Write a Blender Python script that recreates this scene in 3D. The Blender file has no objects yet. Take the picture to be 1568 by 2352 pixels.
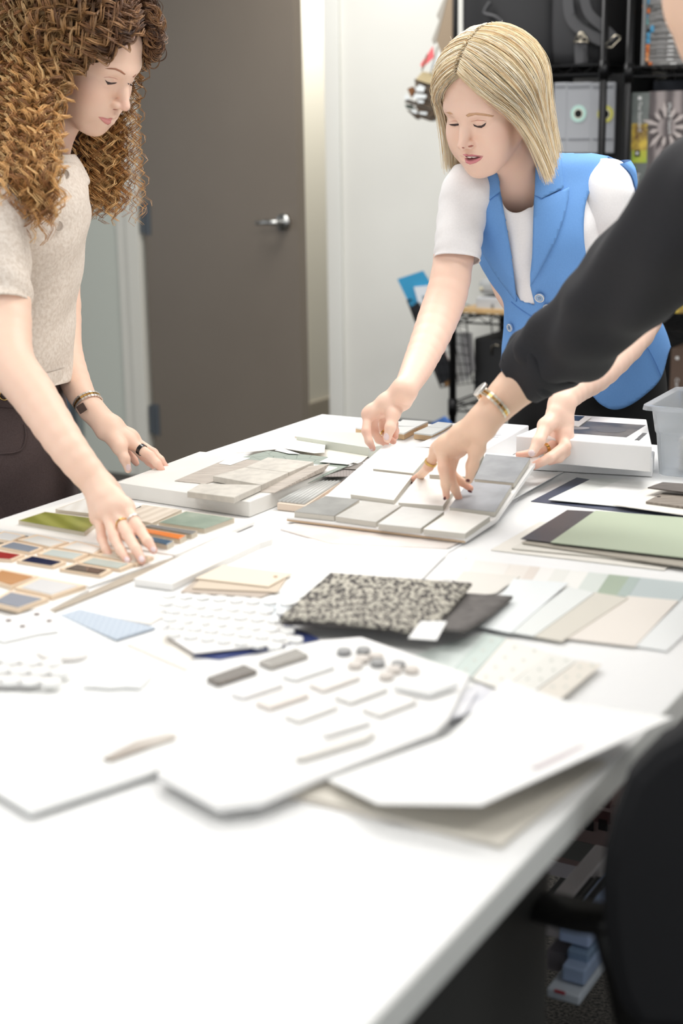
import bpy, bmesh, math, random
import numpy as np
from mathutils import Vector, Matrix
from mathutils.bvhtree import BVHTree
random.seed(4); RNG = np.random.default_rng(7)
scene = bpy.context.scene; COL = scene.collection
# ------------------------------------------------------------------ camera
FPX = 3400.; TH = math.radians(14.3); RHO = .0145; CZ = 1.46; TZ = .87   # focal length in px, pitch, roll, eye height, table height
F = np.array([0, math.cos(TH), -math.sin(TH)]); R0 = np.array([1., 0, 0]); U0 = np.array([0, math.sin(TH), math.cos(TH)])
RT = R0*math.cos(RHO) - U0*math.sin(RHO); UP = U0*math.cos(RHO) + R0*math.sin(RHO)
EYE = np.array([0, 0, CZ])
cd = bpy.data.cameras.new('camera'); cam = bpy.data.objects.new('camera', cd); COL.objects.link(cam)
cam.matrix_world = Matrix(((RT[0], UP[0], -F[0], 0), (RT[1], UP[1], -F[1], 0), (RT[2], UP[2], -F[2], CZ), (0, 0, 0, 1)))
cd.sensor_fit = 'VERTICAL'; cd.sensor_height = 36; cd.sensor_width = 24; cd.lens = FPX*36/2352
cd.clip_start = .02; cd.dof.use_dof = True; cd.dof.focus_distance = 2.72; cd.dof.aperture_fstop = 3.1
scene.camera = cam
scene.view_settings.view_transform = 'Standard'; scene.view_settings.look = 'None'
scene.view_settings.gamma = 1; scene.view_settings.exposure = EXPO = 0.26
try: scene.view_settings.use_curve_mapping = False
except Exception: pass
# ------------------------------------------------------------------ light
w = bpy.data.worlds.new('room_ambient'); scene.world = w; w.use_nodes = True  # even ambient fill, added in place of the room's missing sides
w.node_tree.nodes['Background'].inputs[0].default_value = (.93, .96, 1, 1); w.node_tree.nodes['Background'].inputs[1].default_value = .95
AV = np.array([.5, math.sqrt(.75), 0]); BV = np.array([math.sqrt(.75), -.5, 0])   # room axes: AV runs along the table, BV across it
def W(s, q, z=0): return AV*q + BV*s + np.array([0, 0, z])
def area(name, loc, power, sx, sy, target=None, color=(1, .985, .96)):
    l = bpy.data.lights.new(name, 'AREA'); l.shape = 'RECTANGLE'; l.size = sx; l.size_y = sy; l.energy = power; l.color = color
    o = bpy.data.objects.new(name, l); COL.objects.link(o); o.location = loc
    d = Vector((0, 0, -1)) if target is None else Vector(target) - Vector(loc)
    o.rotation_euler = d.to_track_quat('-Z', 'Y').to_euler(); return o
for i, (s, q, e) in enumerate([(-2.2, 2.6, 20), (-.6, 2.6, 22), (-2.6, 4.2, 26), (-.4, 3.7, 20), (-1.4, .6, 12), (-3.0, 1.2, 14), (.6, 1.2, 12)]):
    area('ceiling_troffer_light', W(s, q, 2.68), e, 1.2, .6)
area('hallway_light', W(-3.4, 6.6, 2.6), 34, .8, .8)
# ------------------------------------------------------------------ pixel rays (measuring frame 1568 x 2352)
def ray(px, py): return F + RT*(px-784)/FPX - UP*(py-1176)/FPX
def T(px, py, z=TZ): d = ray(px, py); return EYE + d*(z-CZ)/d[2]
def P(px, py, Y): d = ray(px, py); return EYE + d*Y/d[1]
def PL(px, py, p0, n): d = ray(px, py); return EYE + d*(np.dot(np.asarray(p0)-EYE, n)/np.dot(d, n))
def Q(px, py, q): return PL(px, py, AV*q, AV)
def proj(p):
    p = np.asarray(p, float)-EYE; z = p@F; return 784+FPX*(p@RT)/z, 1176-FPX*(p@UP)/z
CR = {'A': (900, 0, 2.347), 'C': (900, 400, 2.347), 'D': (0, 400, 2.768), 'E': (780, 850, 2.703), 'G': (0, 1100, 2.24), 'H': (260, 930, 2.45), 'I': (1000, 900, 2.761),
      'J': (900, 1200, 2.347), 'K': (0, 1370, 2.24), 'L': (300, 1400, 1.96), 'M': (600, 1500, 1.62), 'N': (600, 900, 5.227), 'O': (980, 860, 2.667), 'X': (860, 560, 4.9),
      'Y': (880, 0, 7.84), 'Z': (1250, 0, 4.9), 'W': (1200, 1640, 3.304), '-': (0, 0, 1)}
def px(k, *pts): ox, oy, s = CR[k]; return [(ox+x/s, oy+y/s) for x, y in pts]
# ------------------------------------------------------------------ materials
def lin(c):
    c = [v/255. for v in c]; return tuple(v/12.92 if v <= .04045 else ((v+.055)/1.055)**2.4 for v in c)+(1,)
MATS = {}
def M(name, rgb, rough=.5, metal=0, kind=None, rgb2=None, scale=60., bump=0., trans=0, spec=.5, alpha=1, sss=0, rot=0.):
    if name in MATS: return MATS[name]
    m = bpy.data.materials.new(name); m.use_nodes = True; MATS[name] = m
    nt = m.node_tree; b = nt.nodes['Principled BSDF']
    b.inputs['Base Color'].default_value = lin(rgb); b.inputs['Roughness'].default_value = rough; b.inputs['Metallic'].default_value = metal
    b.inputs['Specular IOR Level'].default_value = spec; b.inputs['Transmission Weight'].default_value = trans; b.inputs['Alpha'].default_value = alpha
    if sss: b.inputs['Subsurface Weight'].default_value = sss; b.inputs['Subsurface Radius'].default_value = (.012, .004, .002); b.inputs['Subsurface Scale'].default_value = 1
    if kind == 'vcol':
        a = nt.nodes.new('ShaderNodeAttribute'); a.attribute_name = 'Col'; nt.links.new(a.outputs['Color'], b.inputs['Base Color'])
        if bump:
            tx = nt.nodes.new('ShaderNodeTexNoise'); tx.inputs['Scale'].default_value = scale; co = nt.nodes.new('ShaderNodeTexCoord'); nt.links.new(co.outputs['Object'], tx.inputs['Vector'])
            bp = nt.nodes.new('ShaderNodeBump'); bp.inputs['Strength'].default_value = bump; bp.inputs['Distance'].default_value = .001
            nt.links.new(tx.outputs['Fac'], bp.inputs['Height']); nt.links.new(bp.outputs['Normal'], b.inputs['Normal'])
        return m
    if kind:
        co = nt.nodes.new('ShaderNodeTexCoord'); mp = nt.nodes.new('ShaderNodeMapping'); nt.links.new(co.outputs['Object'], mp.inputs['Vector'])
        mp.inputs['Rotation'].default_value[2] = rot
        rp = nt.nodes.new('ShaderNodeValToRGB')
        if kind in ('noise', 'cloud'):
            tx = nt.nodes.new('ShaderNodeTexNoise'); tx.inputs['Scale'].default_value = scale; tx.inputs['Detail'].default_value = 6; fac = tx.outputs['Fac']
            lo, hi = (.35, .65)
        elif kind == 'wood':
            mp.inputs['Scale'].default_value = (1, 14, 1); tx = nt.nodes.new('ShaderNodeTexNoise'); tx.inputs['Scale'].default_value = scale; tx.inputs['Detail'].default_value = 4; fac = tx.outputs['Fac']; lo, hi = (.35, .65)
        elif kind == 'stripe':
            tx = nt.nodes.new('ShaderNodeTexWave'); tx.inputs['Scale'].default_value = scale; tx.inputs['Distortion'].default_value = 1.2; tx.inputs['Detail Scale'].default_value = 2; fac = tx.outputs['Fac']; lo, hi = (.1, .9)
        elif kind == 'knit':
            mp.inputs['Scale'].default_value = (1, .45, 1); tx = nt.nodes.new('ShaderNodeTexNoise'); tx.inputs['Scale'].default_value = scale; tx.inputs['Detail'].default_value = 1; fac = tx.outputs['Fac']; lo, hi = (.44, .56)
        elif kind == 'vor':
            tx = nt.nodes.new('ShaderNodeTexVoronoi'); tx.inputs['Scale'].default_value = scale; fac = tx.outputs['Distance']; lo, hi = (.0, .5)
        elif kind == 'crack':
            tx = nt.nodes.new('ShaderNodeTexVoronoi'); tx.feature = 'DISTANCE_TO_EDGE'; tx.inputs['Scale'].default_value = scale; fac = tx.outputs['Distance']; lo, hi = (.0, .04)
        elif kind == 'brick':
            tx = nt.nodes.new('ShaderNodeTexBrick'); tx.inputs['Scale'].default_value = scale; tx.inputs['Color1'].default_value = (1, 1, 1, 1); tx.inputs['Color2'].default_value = (.8, .8, .8, 1); tx.inputs['Mortar'].default_value = (0, 0, 0, 1); fac = tx.outputs['Color']; lo, hi = (.0, 1)
        nt.links.new(mp.outputs['Vector'], tx.inputs['Vector'])
        rp.color_ramp.elements[0].position = lo; rp.color_ramp.elements[1].position = hi
        rp.color_ramp.elements[0].color = lin(rgb2 or [c*.8 for c in rgb]); rp.color_ramp.elements[1].color = lin(rgb)
        nt.links.new(fac, rp.inputs['Fac']); nt.links.new(rp.outputs['Color'], b.inputs['Base Color'])
        if bump:
            bp = nt.nodes.new('ShaderNodeBump'); bp.inputs['Strength'].default_value = bump; bp.inputs['Distance'].default_value = .002
            nt.links.new(fac, bp.inputs['Height']); nt.links.new(bp.outputs['Normal'], b.inputs['Normal'])
    return m
# ------------------------------------------------------------------ mesh helpers
def tag(o, label=None, cat=None, group=None, kind=None):
    if label: o['label'] = label
    if cat: o['category'] = cat
    if group: o['group'] = group
    if kind: o['kind'] = kind
    return o
def empty(name, loc, label=None, cat=None, group=None):
    o = bpy.data.objects.new(name, None); COL.objects.link(o); o.location = Vector([float(v) for v in loc]); o.empty_display_size = .05
    return tag(o, label, cat, group)
def obj(name, vf, mat, parent=None, smooth=False, bevel=0):
    v, f = vf; me = bpy.data.meshes.new(name)
    me.from_pydata([tuple(map(float, p)) for p in v], [], [tuple(map(int, q)) for q in f]); me.update()
    if smooth: me.polygons.foreach_set('use_smooth', [True]*len(me.polygons))
    if mat: me.materials.append(mat)
    o = bpy.data.objects.new(name, me); COL.objects.link(o)
    if parent is not None:
        o.parent = parent
        pw = Vector((0, 0, 0)); q = parent
        while q is not None: pw += q.location; q = q.parent
        me.transform(Matrix.Translation(-pw))
    else:
        c = sum((Vector(p.co) for p in me.vertices), Vector())/max(1, len(me.vertices)); me.transform(Matrix.Translation(-c)); o.location = c
    if bevel:
        b = o.modifiers.new('edge', 'BEVEL'); b.width = bevel; b.segments = 2; b.limit_method = 'ANGLE'
    return o
def merge(*l):
    V = []; Fc = []
    for v, f in l: n = len(V); V += [np.asarray(p, float) for p in v]; Fc += [tuple(i+n for i in q) for q in f]
    return V, Fc
def prism(top, down):      # polygon (list of 3D points) extruded by the vector `down`
    n = len(top); V = [np.asarray(p, float) for p in top]+[np.asarray(p, float)+down for p in top]
    return V, [tuple(range(n)), tuple(range(2*n-1, n-1, -1))]+[(i, i+n, (i+1) % n+n, (i+1) % n) for i in range(n)]
def hexa(a, b, c, d, ext): return prism([a, b, c, d], np.asarray(ext, float))
def wbox(s0, s1, q0, q1, z0, z1): return prism([W(s0, q0, z1), W(s1, q0, z1), W(s1, q1, z1), W(s0, q1, z1)], np.array([0, 0, z0-z1]))
def tube(pts, r, n=8, closed=False, caps=True):
    pts = [np.asarray(p, float) for p in pts]; m = len(pts); V = []; Fc = []; rr = r if hasattr(r, '__len__') else [r]*m
    up = None
    for i, p in enumerate(pts):
        t = (pts[(i+1) % m]-pts[i-1]) if closed else pts[min(i+1, m-1)]-pts[max(i-1, 0)]
        t = t/(np.linalg.norm(t)+1e-12)
        if up is None: up = np.array([0, 0, 1.]) if abs(t[2]) < .9 else np.array([1., 0, 0])
        u = up-t*np.dot(up, t); u /= np.linalg.norm(u)+1e-12; up = u; v = np.cross(t, u)
        for k in range(n): a = 2*math.pi*k/n; V.append(p+rr[i]*(u*math.cos(a)+v*math.sin(a)))
    for i in range(m if closed else m-1):
        j = (i+1) % m
        for k in range(n): Fc.append((i*n+k, i*n+(k+1) % n, j*n+(k+1) % n, j*n+k))
    if caps and not closed: Fc += [tuple(range(n))[::-1], tuple(range((m-1)*n, m*n))]
    return V, Fc
def catmull(K, n):
    K = np.asarray(K, float); m = len(K); out = []
    for i in range(m-1):
        p0, p1, p2, p3 = K[max(i-1, 0)], K[i], K[i+1], K[min(i+2, m-1)]
        for j in range(n):
            t = j/n; out.append(.5*((2*p1)+(-p0+p2)*t+(2*p0-5*p1+4*p2-p3)*t*t+(-p0+3*p1-3*p2+p3)*t**3))
    out.append(K[-1]); return np.array(out)
def plate(name, pts, z, t, mat, parent=None, bevel=0):      # flat piece whose top face covers the measured outline; z = height of its top above the table
    zz = z if hasattr(z, '__len__') else [z]*len(pts)
    return obj(name, prism([T(x, y, TZ+h) for (x, y), h in zip(pts, zz)], np.array([0, 0, -t])), mat, parent, bevel=bevel)
def text(parent, s, p0, p1, up, size, mat, name='lettering', depth=.0004):
    c = bpy.data.curves.new(name, 'FONT'); c.body = s; c.size = size; c.extrude = depth; c.materials.append(mat)
    o = bpy.data.objects.new(name, c); COL.objects.link(o); o.parent = parent
    x = Vector(p1)-Vector(p0); x.normalize(); u = Vector(up); u = (u-x*u.dot(x)).normalized(); n = x.cross(u)
    pw = Vector((0, 0, 0)); q = parent
    while q is not None: pw += q.location; q = q.parent
    o.matrix_local = Matrix(((x[0], u[0], n[0], p0[0]-pw[0]), (x[1], u[1], n[1], p0[1]-pw[1]), (x[2], u[2], n[2], p0[2]-pw[2]), (0, 0, 0, 1)))
    bpy.context.view_layer.update(); me = bpy.data.meshes.new_from_object(o.evaluated_get(bpy.context.evaluated_depsgraph_get()))
    q = bpy.data.objects.new(name, me); COL.objects.link(q); q.parent = parent; q.matrix_local = o.matrix_local.copy(); bpy.data.objects.remove(o); bpy.data.curves.remove(c)
    return q
# ------------------------------------------------------------------ the room
WQ = 5.13; SH = -3.915; SR = -3.0      # back wall plane, door opening
white = M('painted_wall', (226, 225, 218), .7, kind='noise', rgb2=(223, 222, 215), scale=3)
trimw = M('trim_paint', (228, 228, 222), .45); jambm = M('door_frame_paint', (215, 213, 203), .5)
S = lambda o: tag(o, kind='structure')
carpet = M('loop_carpet', (92, 88, 82), .95, kind='noise', rgb2=(30, 29, 28), scale=160, bump=.6)
S(obj('floor', wbox(-9, 6, -3, 12, -.05, 0), carpet))
S(obj('ceiling', wbox(-9, 6, -3, 12, 2.75, 2.8), M('ceiling_tile', (235, 235, 232), .8, kind='brick', rgb2=(200, 200, 200), scale=1.6)))
S(obj('wall_back', wbox(SR+.055, 6, WQ, WQ+.12, 0, 2.75), white))
S(obj('wall_above_door', wbox(SH-.1, SR+.1, WQ, WQ+.12, 2.2, 2.75), white))
S(obj('wall_left', wbox(-4.3, SH-.13, WQ+.0, WQ+.12, 0, 2.75), M('grey_green_wall', (196, 200, 190), .7)))
S(obj('wall_hall', wbox(-4.1, -3.97, WQ+.16, 12, 0, 2.75), M('hall_wall', (226, 220, 202), .7)))
S(obj('wall_hall_end', wbox(-4.1, 3, 11.2, 11.3, 0, 2.75), M('hall_wall', (226, 220, 202))))
S(obj('baseboard_hall', wbox(-3.975, -3.955, WQ+.16, 11.2, 0, .10), M('rubber_base', (168, 158, 140), .6)))
S(obj('baseboard_back', wbox(SR+.07, 6, WQ-.012, WQ, 0, .10), M('rubber_base', (168, 158, 140), .6)))
for nm, s0, s1, q0, q1 in (('trim_1', SR, SR+.065, WQ-.02, WQ+.14), ('trim_2', SH-.075, SH-.01, WQ-.025, WQ+.14), ('trim_3', SH-.135, SH-.075, WQ-.012, WQ+.13)):
    S(obj(nm, wbox(s0, s1, q0, q1, 0, 2.2), jambm if nm != 'trim_1' else trimw, bevel=.003))
S(obj('trim_4', wbox(SH-.01, SH+.0, WQ+.03, WQ+.12, 0, 2.15), M('dark_rebate', (66, 64, 54), .7)))
S(obj('trim_5', wbox(SH-.075, SR+.065, WQ-.02, WQ+.14, 2.14, 2.2), jambm))
# glass panel far left with its grey frame
gl = S(obj('window_1', wbox(-5.6, -4.36, WQ+.03, WQ+.05, .1, 2.7), M('blue_grey_glass', (122, 142, 160), .25, kind='cloud', rgb2=(100, 116, 132), scale=1.2)))
for s0, s1, c in ((-4.37, -4.33, (70, 78, 82)), (-4.33, -4.30, (128, 136, 134))):
    obj('window_frame', wbox(s0, s1, WQ-.01, WQ+.1, 0, 2.75), M('frame_%d' % c[0], c, .4), gl)
# the open door
da = math.radians(-30-11); dv = np.array([math.cos(da), math.sin(da), 0]); dn = np.array([-dv[1], dv[0], 0]); HP = W(SH+.012, WQ-.01)
door = S(empty('door_1', HP)); dark = M('door_laminate', (118, 108, 96), .5, kind='noise', rgb2=(114, 104, 92), scale=2)
def dbox(x0, x1, y0, y1, z0, z1): return prism([HP+dv*a+dn*b+np.array([0, 0, z1]) for a, b in ((x0, y0), (x1, y0), (x1, y1), (x0, y1))], np.array([0, 0, z0-z1]))
obj('door_leaf', dbox(.004, .885, 0, .045, .01, 2.12), dark, door)
st = M('satin_steel', (190, 190, 188), .28, 1)
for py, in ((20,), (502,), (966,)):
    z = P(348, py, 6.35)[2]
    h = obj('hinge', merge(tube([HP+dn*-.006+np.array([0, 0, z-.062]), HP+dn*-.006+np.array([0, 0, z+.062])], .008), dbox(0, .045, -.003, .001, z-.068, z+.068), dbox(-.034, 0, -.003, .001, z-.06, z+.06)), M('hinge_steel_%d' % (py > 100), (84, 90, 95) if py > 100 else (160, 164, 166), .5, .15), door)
hz = PL(705, 512, HP, dn)[2]; HX = .815
obj('door_handle', merge(tube([HP+dv*HX+dn*0+np.array([0, 0, hz]), HP+dv*HX+dn*-.014+np.array([0, 0, hz])], .032, 20), tube([HP+dv*HX+dn*-.01+np.array([0, 0, hz]), HP+dv*HX+dn*-.055+np.array([0, 0, hz])], .011, 12),
    tube([HP+dv*(HX+.012)+dn*-.052+np.array([0, 0, hz]), HP+dv*(HX-.04)+dn*-.056+np.array([0, 0, hz+.001]), HP+dv*(HX-.105)+dn*-.05+np.array([0, 0, hz-.004])], [.011, .010, .008], 12)), st, door, smooth=True)
# ------------------------------------------------------------------ the work table
c0 = T(739, 951); c0 = W(c0@BV, c0@AV)    # far left corner
s0, q1 = c0@BV, c0@AV; s1 = T(847, 2352)@BV; q0 = q1-3.1
laminate = M('white_laminate', (244, 244, 243), .38, spec=.35)
tb = empty('work_table', W((s0+s1)/2, (q0+q1)/2, 0), 'long white laminate work table covered in material samples', 'table')
obj('tabletop', wbox(s0, s1, q0, q1, TZ-.03, TZ), laminate, tb, bevel=.002)
obj('edge_band', wbox(s1, s1+.0012, q0, q1, TZ-.03, TZ-.001), M('edge_band', (226, 227, 222), .5), tb)
dkg = M('dark_grey_metal', (58, 58, 56), .5, .1)
sp = s1-.07; qp = float(np.interp(1250, [proj(W(sp, q, .45))[0] for q in np.linspace(.6, 2.4, 60)], np.linspace(.6, 2.4, 60)))
obj('pedestal', wbox(s0+.12, sp, qp-.75, qp, .03, TZ-.031), dkg, tb, bevel=.004); print('pedestal', sp, qp)
obj('leg', wbox(s1-.09, s1-.03, q1-.2, q1-.14, 0, TZ-.031), dkg, tb)
obj('leg', wbox(s0+.03, s0+.09, q1-.2, q1-.14, 0, TZ-.031), dkg, tb)
# ------------------------------------------------------------------ samples on the table
paper = M('white_paper', (243, 243, 241), .6); board = M('white_board', (240, 238, 234), .5); cream = M('cream_paper', (238, 234, 224), .6)
def item(name, label, cat, pts, z, t, mat, group=None, bevel=0):
    return tag(plate(name, pts, z, t, mat, bevel=bevel), label, cat, group)
# large slab with stone tiles and sheets
item('stone_slab', 'thick pale stone slab at the left table edge under the stone tile samples', 'slab', [(268, 1108), (458, 1037), (800, 1064), (572, 1153)], .026, .025, M('pale_slab', (229, 227, 222), .5, kind='cloud', rgb2=(222, 220, 214), scale=8), bevel=.0008)
SZ = .026
paled = M('stripe_sheet', (196, 187, 176), .6, kind='wood', rgb2=(160, 150, 140), scale=26, rot=.9)
item('veneer_sheet', 'thin striped beige veneer sheet lying on the slab behind the stone tiles', 'veneer sheet', [(401, 1104), (525, 1052), (668, 1063), (470, 1111)], SZ+.0013, .0009, paled)
item('veneer_sheet', 'curled striped veneer sheet sticking out in front of the stone tiles', 'veneer sheet', px('H', (800, 487), (905, 495), (1185, 372), (1218, 330), (1100, 345)), [SZ+.001, SZ+.001, SZ+.004, SZ+.012, SZ+.008], .0009, paled)
sage_p = M('cracked_green_sheet', (146, 156, 146), .6, kind='crack', rgb2=(112, 124, 114), scale=32)
item('patterned_sheet', 'grey-green sheet with angular line pattern under the stone tiles', 'patterned sheet', px('H', (705, 300), (870, 258), (1200, 292), (1330, 338), (1060, 455), (1010, 452)), [SZ+.002, SZ+.002, SZ+.002, SZ+.001, SZ-.008, SZ-.006], .0009, sage_p)
stone = M('limestone', (205, 200, 190), .6, kind='noise', rgb2=(188, 183, 174), scale=55)
for i, (p, lb) in enumerate(((px('H', (415, 487), (490, 442), (833, 450), (680, 520)), 'speckled stone tile nearest the slab front edge'),
        (px('H', (560, 400), (740, 351), (985, 380), (834, 449)), 'speckled stone tile in the middle of the row of three'),
        (px('H', (742, 350), (870, 294), (1128, 320), (988, 379)), 'speckled stone tile furthest back of the row of three'))):
    item('stone_tile', lb, 'stone tile', p, SZ+.0115, .010, stone, 'beige stone tiles on the slab', bevel=.0008)
item('paper_label', 'small white label on the striped veneer behind the tiles', 'label', px('H', (592, 330), (660, 290), (770, 298), (660, 338)), SZ+.0022, .0006, paper)
item('paper_label', 'white label on the right part of the angular patterned sheet', 'label', px('H', (1160, 320), (1215, 293), (1380, 312), (1320, 335)), SZ+.0035, .0006, paper)
item('paper_sheet', 'cream paper with a folded corner behind the patterned green sheet', 'paper', px('H', (680, 272), (900, 158), (1195, 210), (1188, 268), (1130, 272), (960, 245)), [.02, .004, .006, .03, .03, .024], .0006, cream)
item('paper_sheet', 'small pale paper strip curling over the green patterned sheet', 'paper', px('N', (160, 700), (240, 672), (465, 745), (330, 740)), SZ+.004, .0006, paper)
item('acrylic_panel', 'pale grey-green flat box behind the cream paper', 'panel', px('N', (420, 535), (640, 553), (715, 475), (1240, 492), (1560, 620), (1290, 672)), .020, .019, M('pale_green_panel', (214, 220, 211), .45))
item('sample_box', 'low warm grey box side behind the cream paper', 'box', px('N', (400, 531), (640, 555), (1230, 600), (1300, 675), (770, 610)), .012, .011, M('warm_grey', (222, 216, 210), .6))
item('paper_sheet', 'white paper between the cream sheet and the tilted tile board', 'paper', px('H', (990, 258), (1195, 212), (1460, 265), (1385, 330), (1130, 290)), .004, .0006, cream)
tp = M('taupe_sheet', (142, 134, 130), .6, kind='stripe', rgb2=(128, 120, 116), scale=60)
item('taupe_sheet', 'dark taupe striped sheet beside the tilted tile board', 'sheet', px('H', (1185, 403), (1290, 362), (1372, 365), (1330, 402)), .022, .0012, tp)
item('taupe_sheet', 'dark brown sheet poking out behind the tilted tile board', 'sheet', px('H', (1290, 358), (1395, 322), (1420, 335), (1372, 363)), .024, .0012, M('brown_sheet', (126, 120, 114), .6))
rb = empty('ribbed_tile', T(690, 1135), 'grey ribbed ceramic tile under the dark sheet, left of the tile board', 'ribbed tile')
obj('tile_body', prism([T(x, y, TZ+.012) for x, y in px('H', (922, 553), (1180, 405), (1330, 400), (1078, 570))], np.array([0, 0, -.011])), M('pale_clay', (226, 208, 190), .7), rb)
gl_ = M('grey_glaze', (190, 190, 186), .3)
for i in range(7):
    a = px('H', (935+22*i, 545+2.5*i), (1195+20*i, 405-.5*i)); obj('rib', tube([T(*a[0], TZ+.0125), T(*a[1], TZ+.0125)], .0036, 6), gl_, rb, smooth=True)
item('clay_tile', 'narrow peach clay tile edge against the tile board left side', 'tile', px('H', (1190, 510), (1270, 473), (1285, 480), (1235, 515)), .010, .009, M('peach_clay', (232, 208, 186), .6))
# wooden edged small sample blocks near the right hand of the woman in blue
wedge = M('birch_edge', (218, 186, 146), .6)
for p, lb, c in ((px('N', (1130, 425), (1135, 424), (1290, 432), (1285, 450)), 'thin birch block edge beside the fingers at the table back', (240, 240, 238)),
                 (px('E', (335, 348), (390, 308), (548, 318), (480, 350)), 'grey topped sample block, rear left of the small blocks', (224, 225, 222)),
                 (px('E', (310, 380), (340, 345), (478, 350), (398, 392)), 'grey topped sample block in front of the rear left block', (228, 228, 224)),
                 (px('E', (540, 352), (610, 321), (700, 330), (650, 360)), 'flat grey sample block at the back beside the binder', (206, 208, 205)),
                 (px('E', (460, 388), (540, 353), (650, 361), (570, 400)), 'flat grey sample block with a wood edge beside the binder', (208, 210, 207))):
    b = item('sample_block', lb, 'sample block', p, .017, .003, M('block_top_%d' % c[0], c, .5), 'small wood edged sample blocks')
    base = obj('wood_edge', prism([T(x, y, TZ+.014) for x, y in p], np.array([0, 0, -.013])), wedge, b); base.location = (0, 0, 0)
    base.data.transform(Matrix.Translation((0, 0, 0)))
# white binder
bz = .042
bd = empty('catalogue_binder', T(1060, 1030), 'white binder with grey spine lettering between the two hands at the back', 'binder')
bt = px('E', (560, 480), (430, 470), (730, 325), (1172, 338), (925, 480))
obj('cover', prism([T(x, y, TZ+bz) for x, y in px('E', (620, 452), (840, 318), (1174, 342), (905, 490))], np.array([0, 0, -bz+.001])), M('binder_white', (240, 240, 240), .4), bd, bevel=.002)
tk = M('grey_ink', (120, 120, 122), .6)
text(bd, 'Vol. 29 - Time', T(*px('E', (922, 512))[0], TZ+bz*.25)-AV*.001, T(*px('E', (1000, 470))[0], TZ+bz*.25)-AV*.001, (0, 0, 1), .016, tk)
text(bd, 'Island Cement', T(*px('E', (1015, 455))[0], TZ+bz*.25)-AV*.001, T(*px('E', (1090, 415))[0], TZ+bz*.25)-AV*.001, (0, 0, 1), .016, tk)
for i, (a, b, c, d) in enumerate(((930, 355, 970, 350), (940, 397, 1000, 400), (935, 410, 985, 413))):
    obj('printed_block', prism([T(*px('E', (x, y))[0], TZ+bz+.0006) for x, y in ((a, b), (c, d-6), (c, d+3), (a-6, b+9))], np.array([0, 0, -.0004])), M('brown_print' if i == 0 else 'grey_print', (86, 62, 60) if i == 0 else (205, 205, 208), .6), bd)
item('brochure_sheet', 'white glossy sheet lying in front of the binder, left of the pointing hand', 'brochure', px('E', (440, 475), (560, 425), (700, 330), (940, 345), (800, 480)), .008, .0012, M('gloss_white', (240, 240, 241), .3))
# two stacked white boxes
bw = M('box_white', (238, 238, 238), .45)
b2 = item('product_box', 'lower of the two stacked white boxes behind the raised board', 'box', px('O', (545, 470), (700, 400), (1395, 470), (1384, 516)), .034, .033, bw, bevel=.002)
b1 = empty('product_box', T(1340, 1040, TZ+.035), 'upper white box with a grey photo print on its lid', 'box')
b1t = px('O', (545, 375), (860, 245), (1345, 275), (1378, 440)); b1z = .080
obj('carton', prism([T(x, y, TZ+b1z) for x, y in b1t], np.array([0, 0, -b1z+.036])), bw, b1, bevel=.002)
obj('photo_print', prism([T(x, y, TZ+b1z+.0006) for x, y in px('O', (835, 355), (975, 286), (1340, 310), (1222, 384))], np.array([0, 0, -.0005])), M('grey_photo', (120, 116, 112), .35, kind='cloud', rgb2=(74, 74, 76), scale=22), b1)
obj('photo_detail', prism([T(*px('O', (1130+92*math.cos(a), 340+17*math.sin(a)))[0], TZ+b1z+.0009) for a in np.linspace(0, 6.283, 24, endpoint=False)], np.array([0, 0, -.0003])), M('print_oval', (98, 98, 98), .35), b1)
obj('photo_detail', prism([T(*px('O', (920+75*math.cos(a), 328+8*math.sin(a)))[0], TZ+b1z+.0009) for a in np.linspace(0, 6.283, 24, endpoint=False)], np.array([0, 0, -.0003])), M('print_oval2', (168, 164, 160), .35), b1)
text(b1, 'XIANDXIAM', T(*px('O', (1300, 405))[0], TZ+b1z+.0006), T(*px('O', (1355, 355))[0], TZ+b1z+.0006), W(-1, .2), .012, tk)
cw = tag(empty('swatch_card', T(1330, 962, TZ+b1z)), 'white card with dark window and red motif on the upper box', 'card')
obj('card', prism([T(x, y, TZ+b1z+.0022) for x, y in px('O', (830, 300), (862, 245), (1005, 262), (930, 318))], np.array([0, 0, -.0012])), paper, cw)
obj('dark_window', prism([T(x, y, TZ+b1z+.0027) for x, y in px('O', (856, 278), (868, 250), (965, 256), (930, 284))], np.array([0, 0, -.0006])), M('navy_print', (42, 48, 60), .4), cw)
for k in range(5):
    a = k*1.257; obj('red_motif', prism([T(*px('O', (877+9*math.cos(a)+4*math.cos(t), 298+3.5*math.sin(a)+2*math.sin(t)))[0], TZ+b1z+.0028) for t in np.linspace(0, 6.283, 6, endpoint=False)], np.array([0, 0, -.0005])), M('red_ink', (214, 96, 84), .5), cw)
# translucent bin
bn = empty('plastic_bin', T(1560, 1080), 'clear plastic storage bin holding cards at the right edge', 'storage bin')
clear = M('clear_plastic', (232, 236, 240), .25, trans=.75, spec=.4, alpha=.78)
b0 = T(1508, 1092); bb = [T(1480, 960, TZ+.135), T(1480, 960, TZ+.135)]
ux = (BV+.03*AV); ux /= np.linalg.norm(ux); uy = np.array([-ux[1], ux[0], 0])
def ringr(o, wx, wy, z, r=.015, n=5):
    out = []
    for cx, cy, a0 in ((wx-r, wy-r, 0), (r, wy-r, 90), (r, r, 180), (wx-r, r, 270)):
        for k in range(n): a = math.radians(a0+90*k/(n-1)); out.append(o+ux*(cx+r*math.cos(a))+uy*(cy+r*math.sin(a))+np.array([0, 0, z]))
    return out
def shell(rings):
    V = [p for r in rings for p in r]; n = len(rings[0]); Fc = []
    for i in range(len(rings)-1): Fc += [(i*n+k, i*n+(k+1) % n, (i+1)*n+(k+1) % n, (i+1)*n+k) for k in range(n)]
    return V, Fc
n_ = 20
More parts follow.
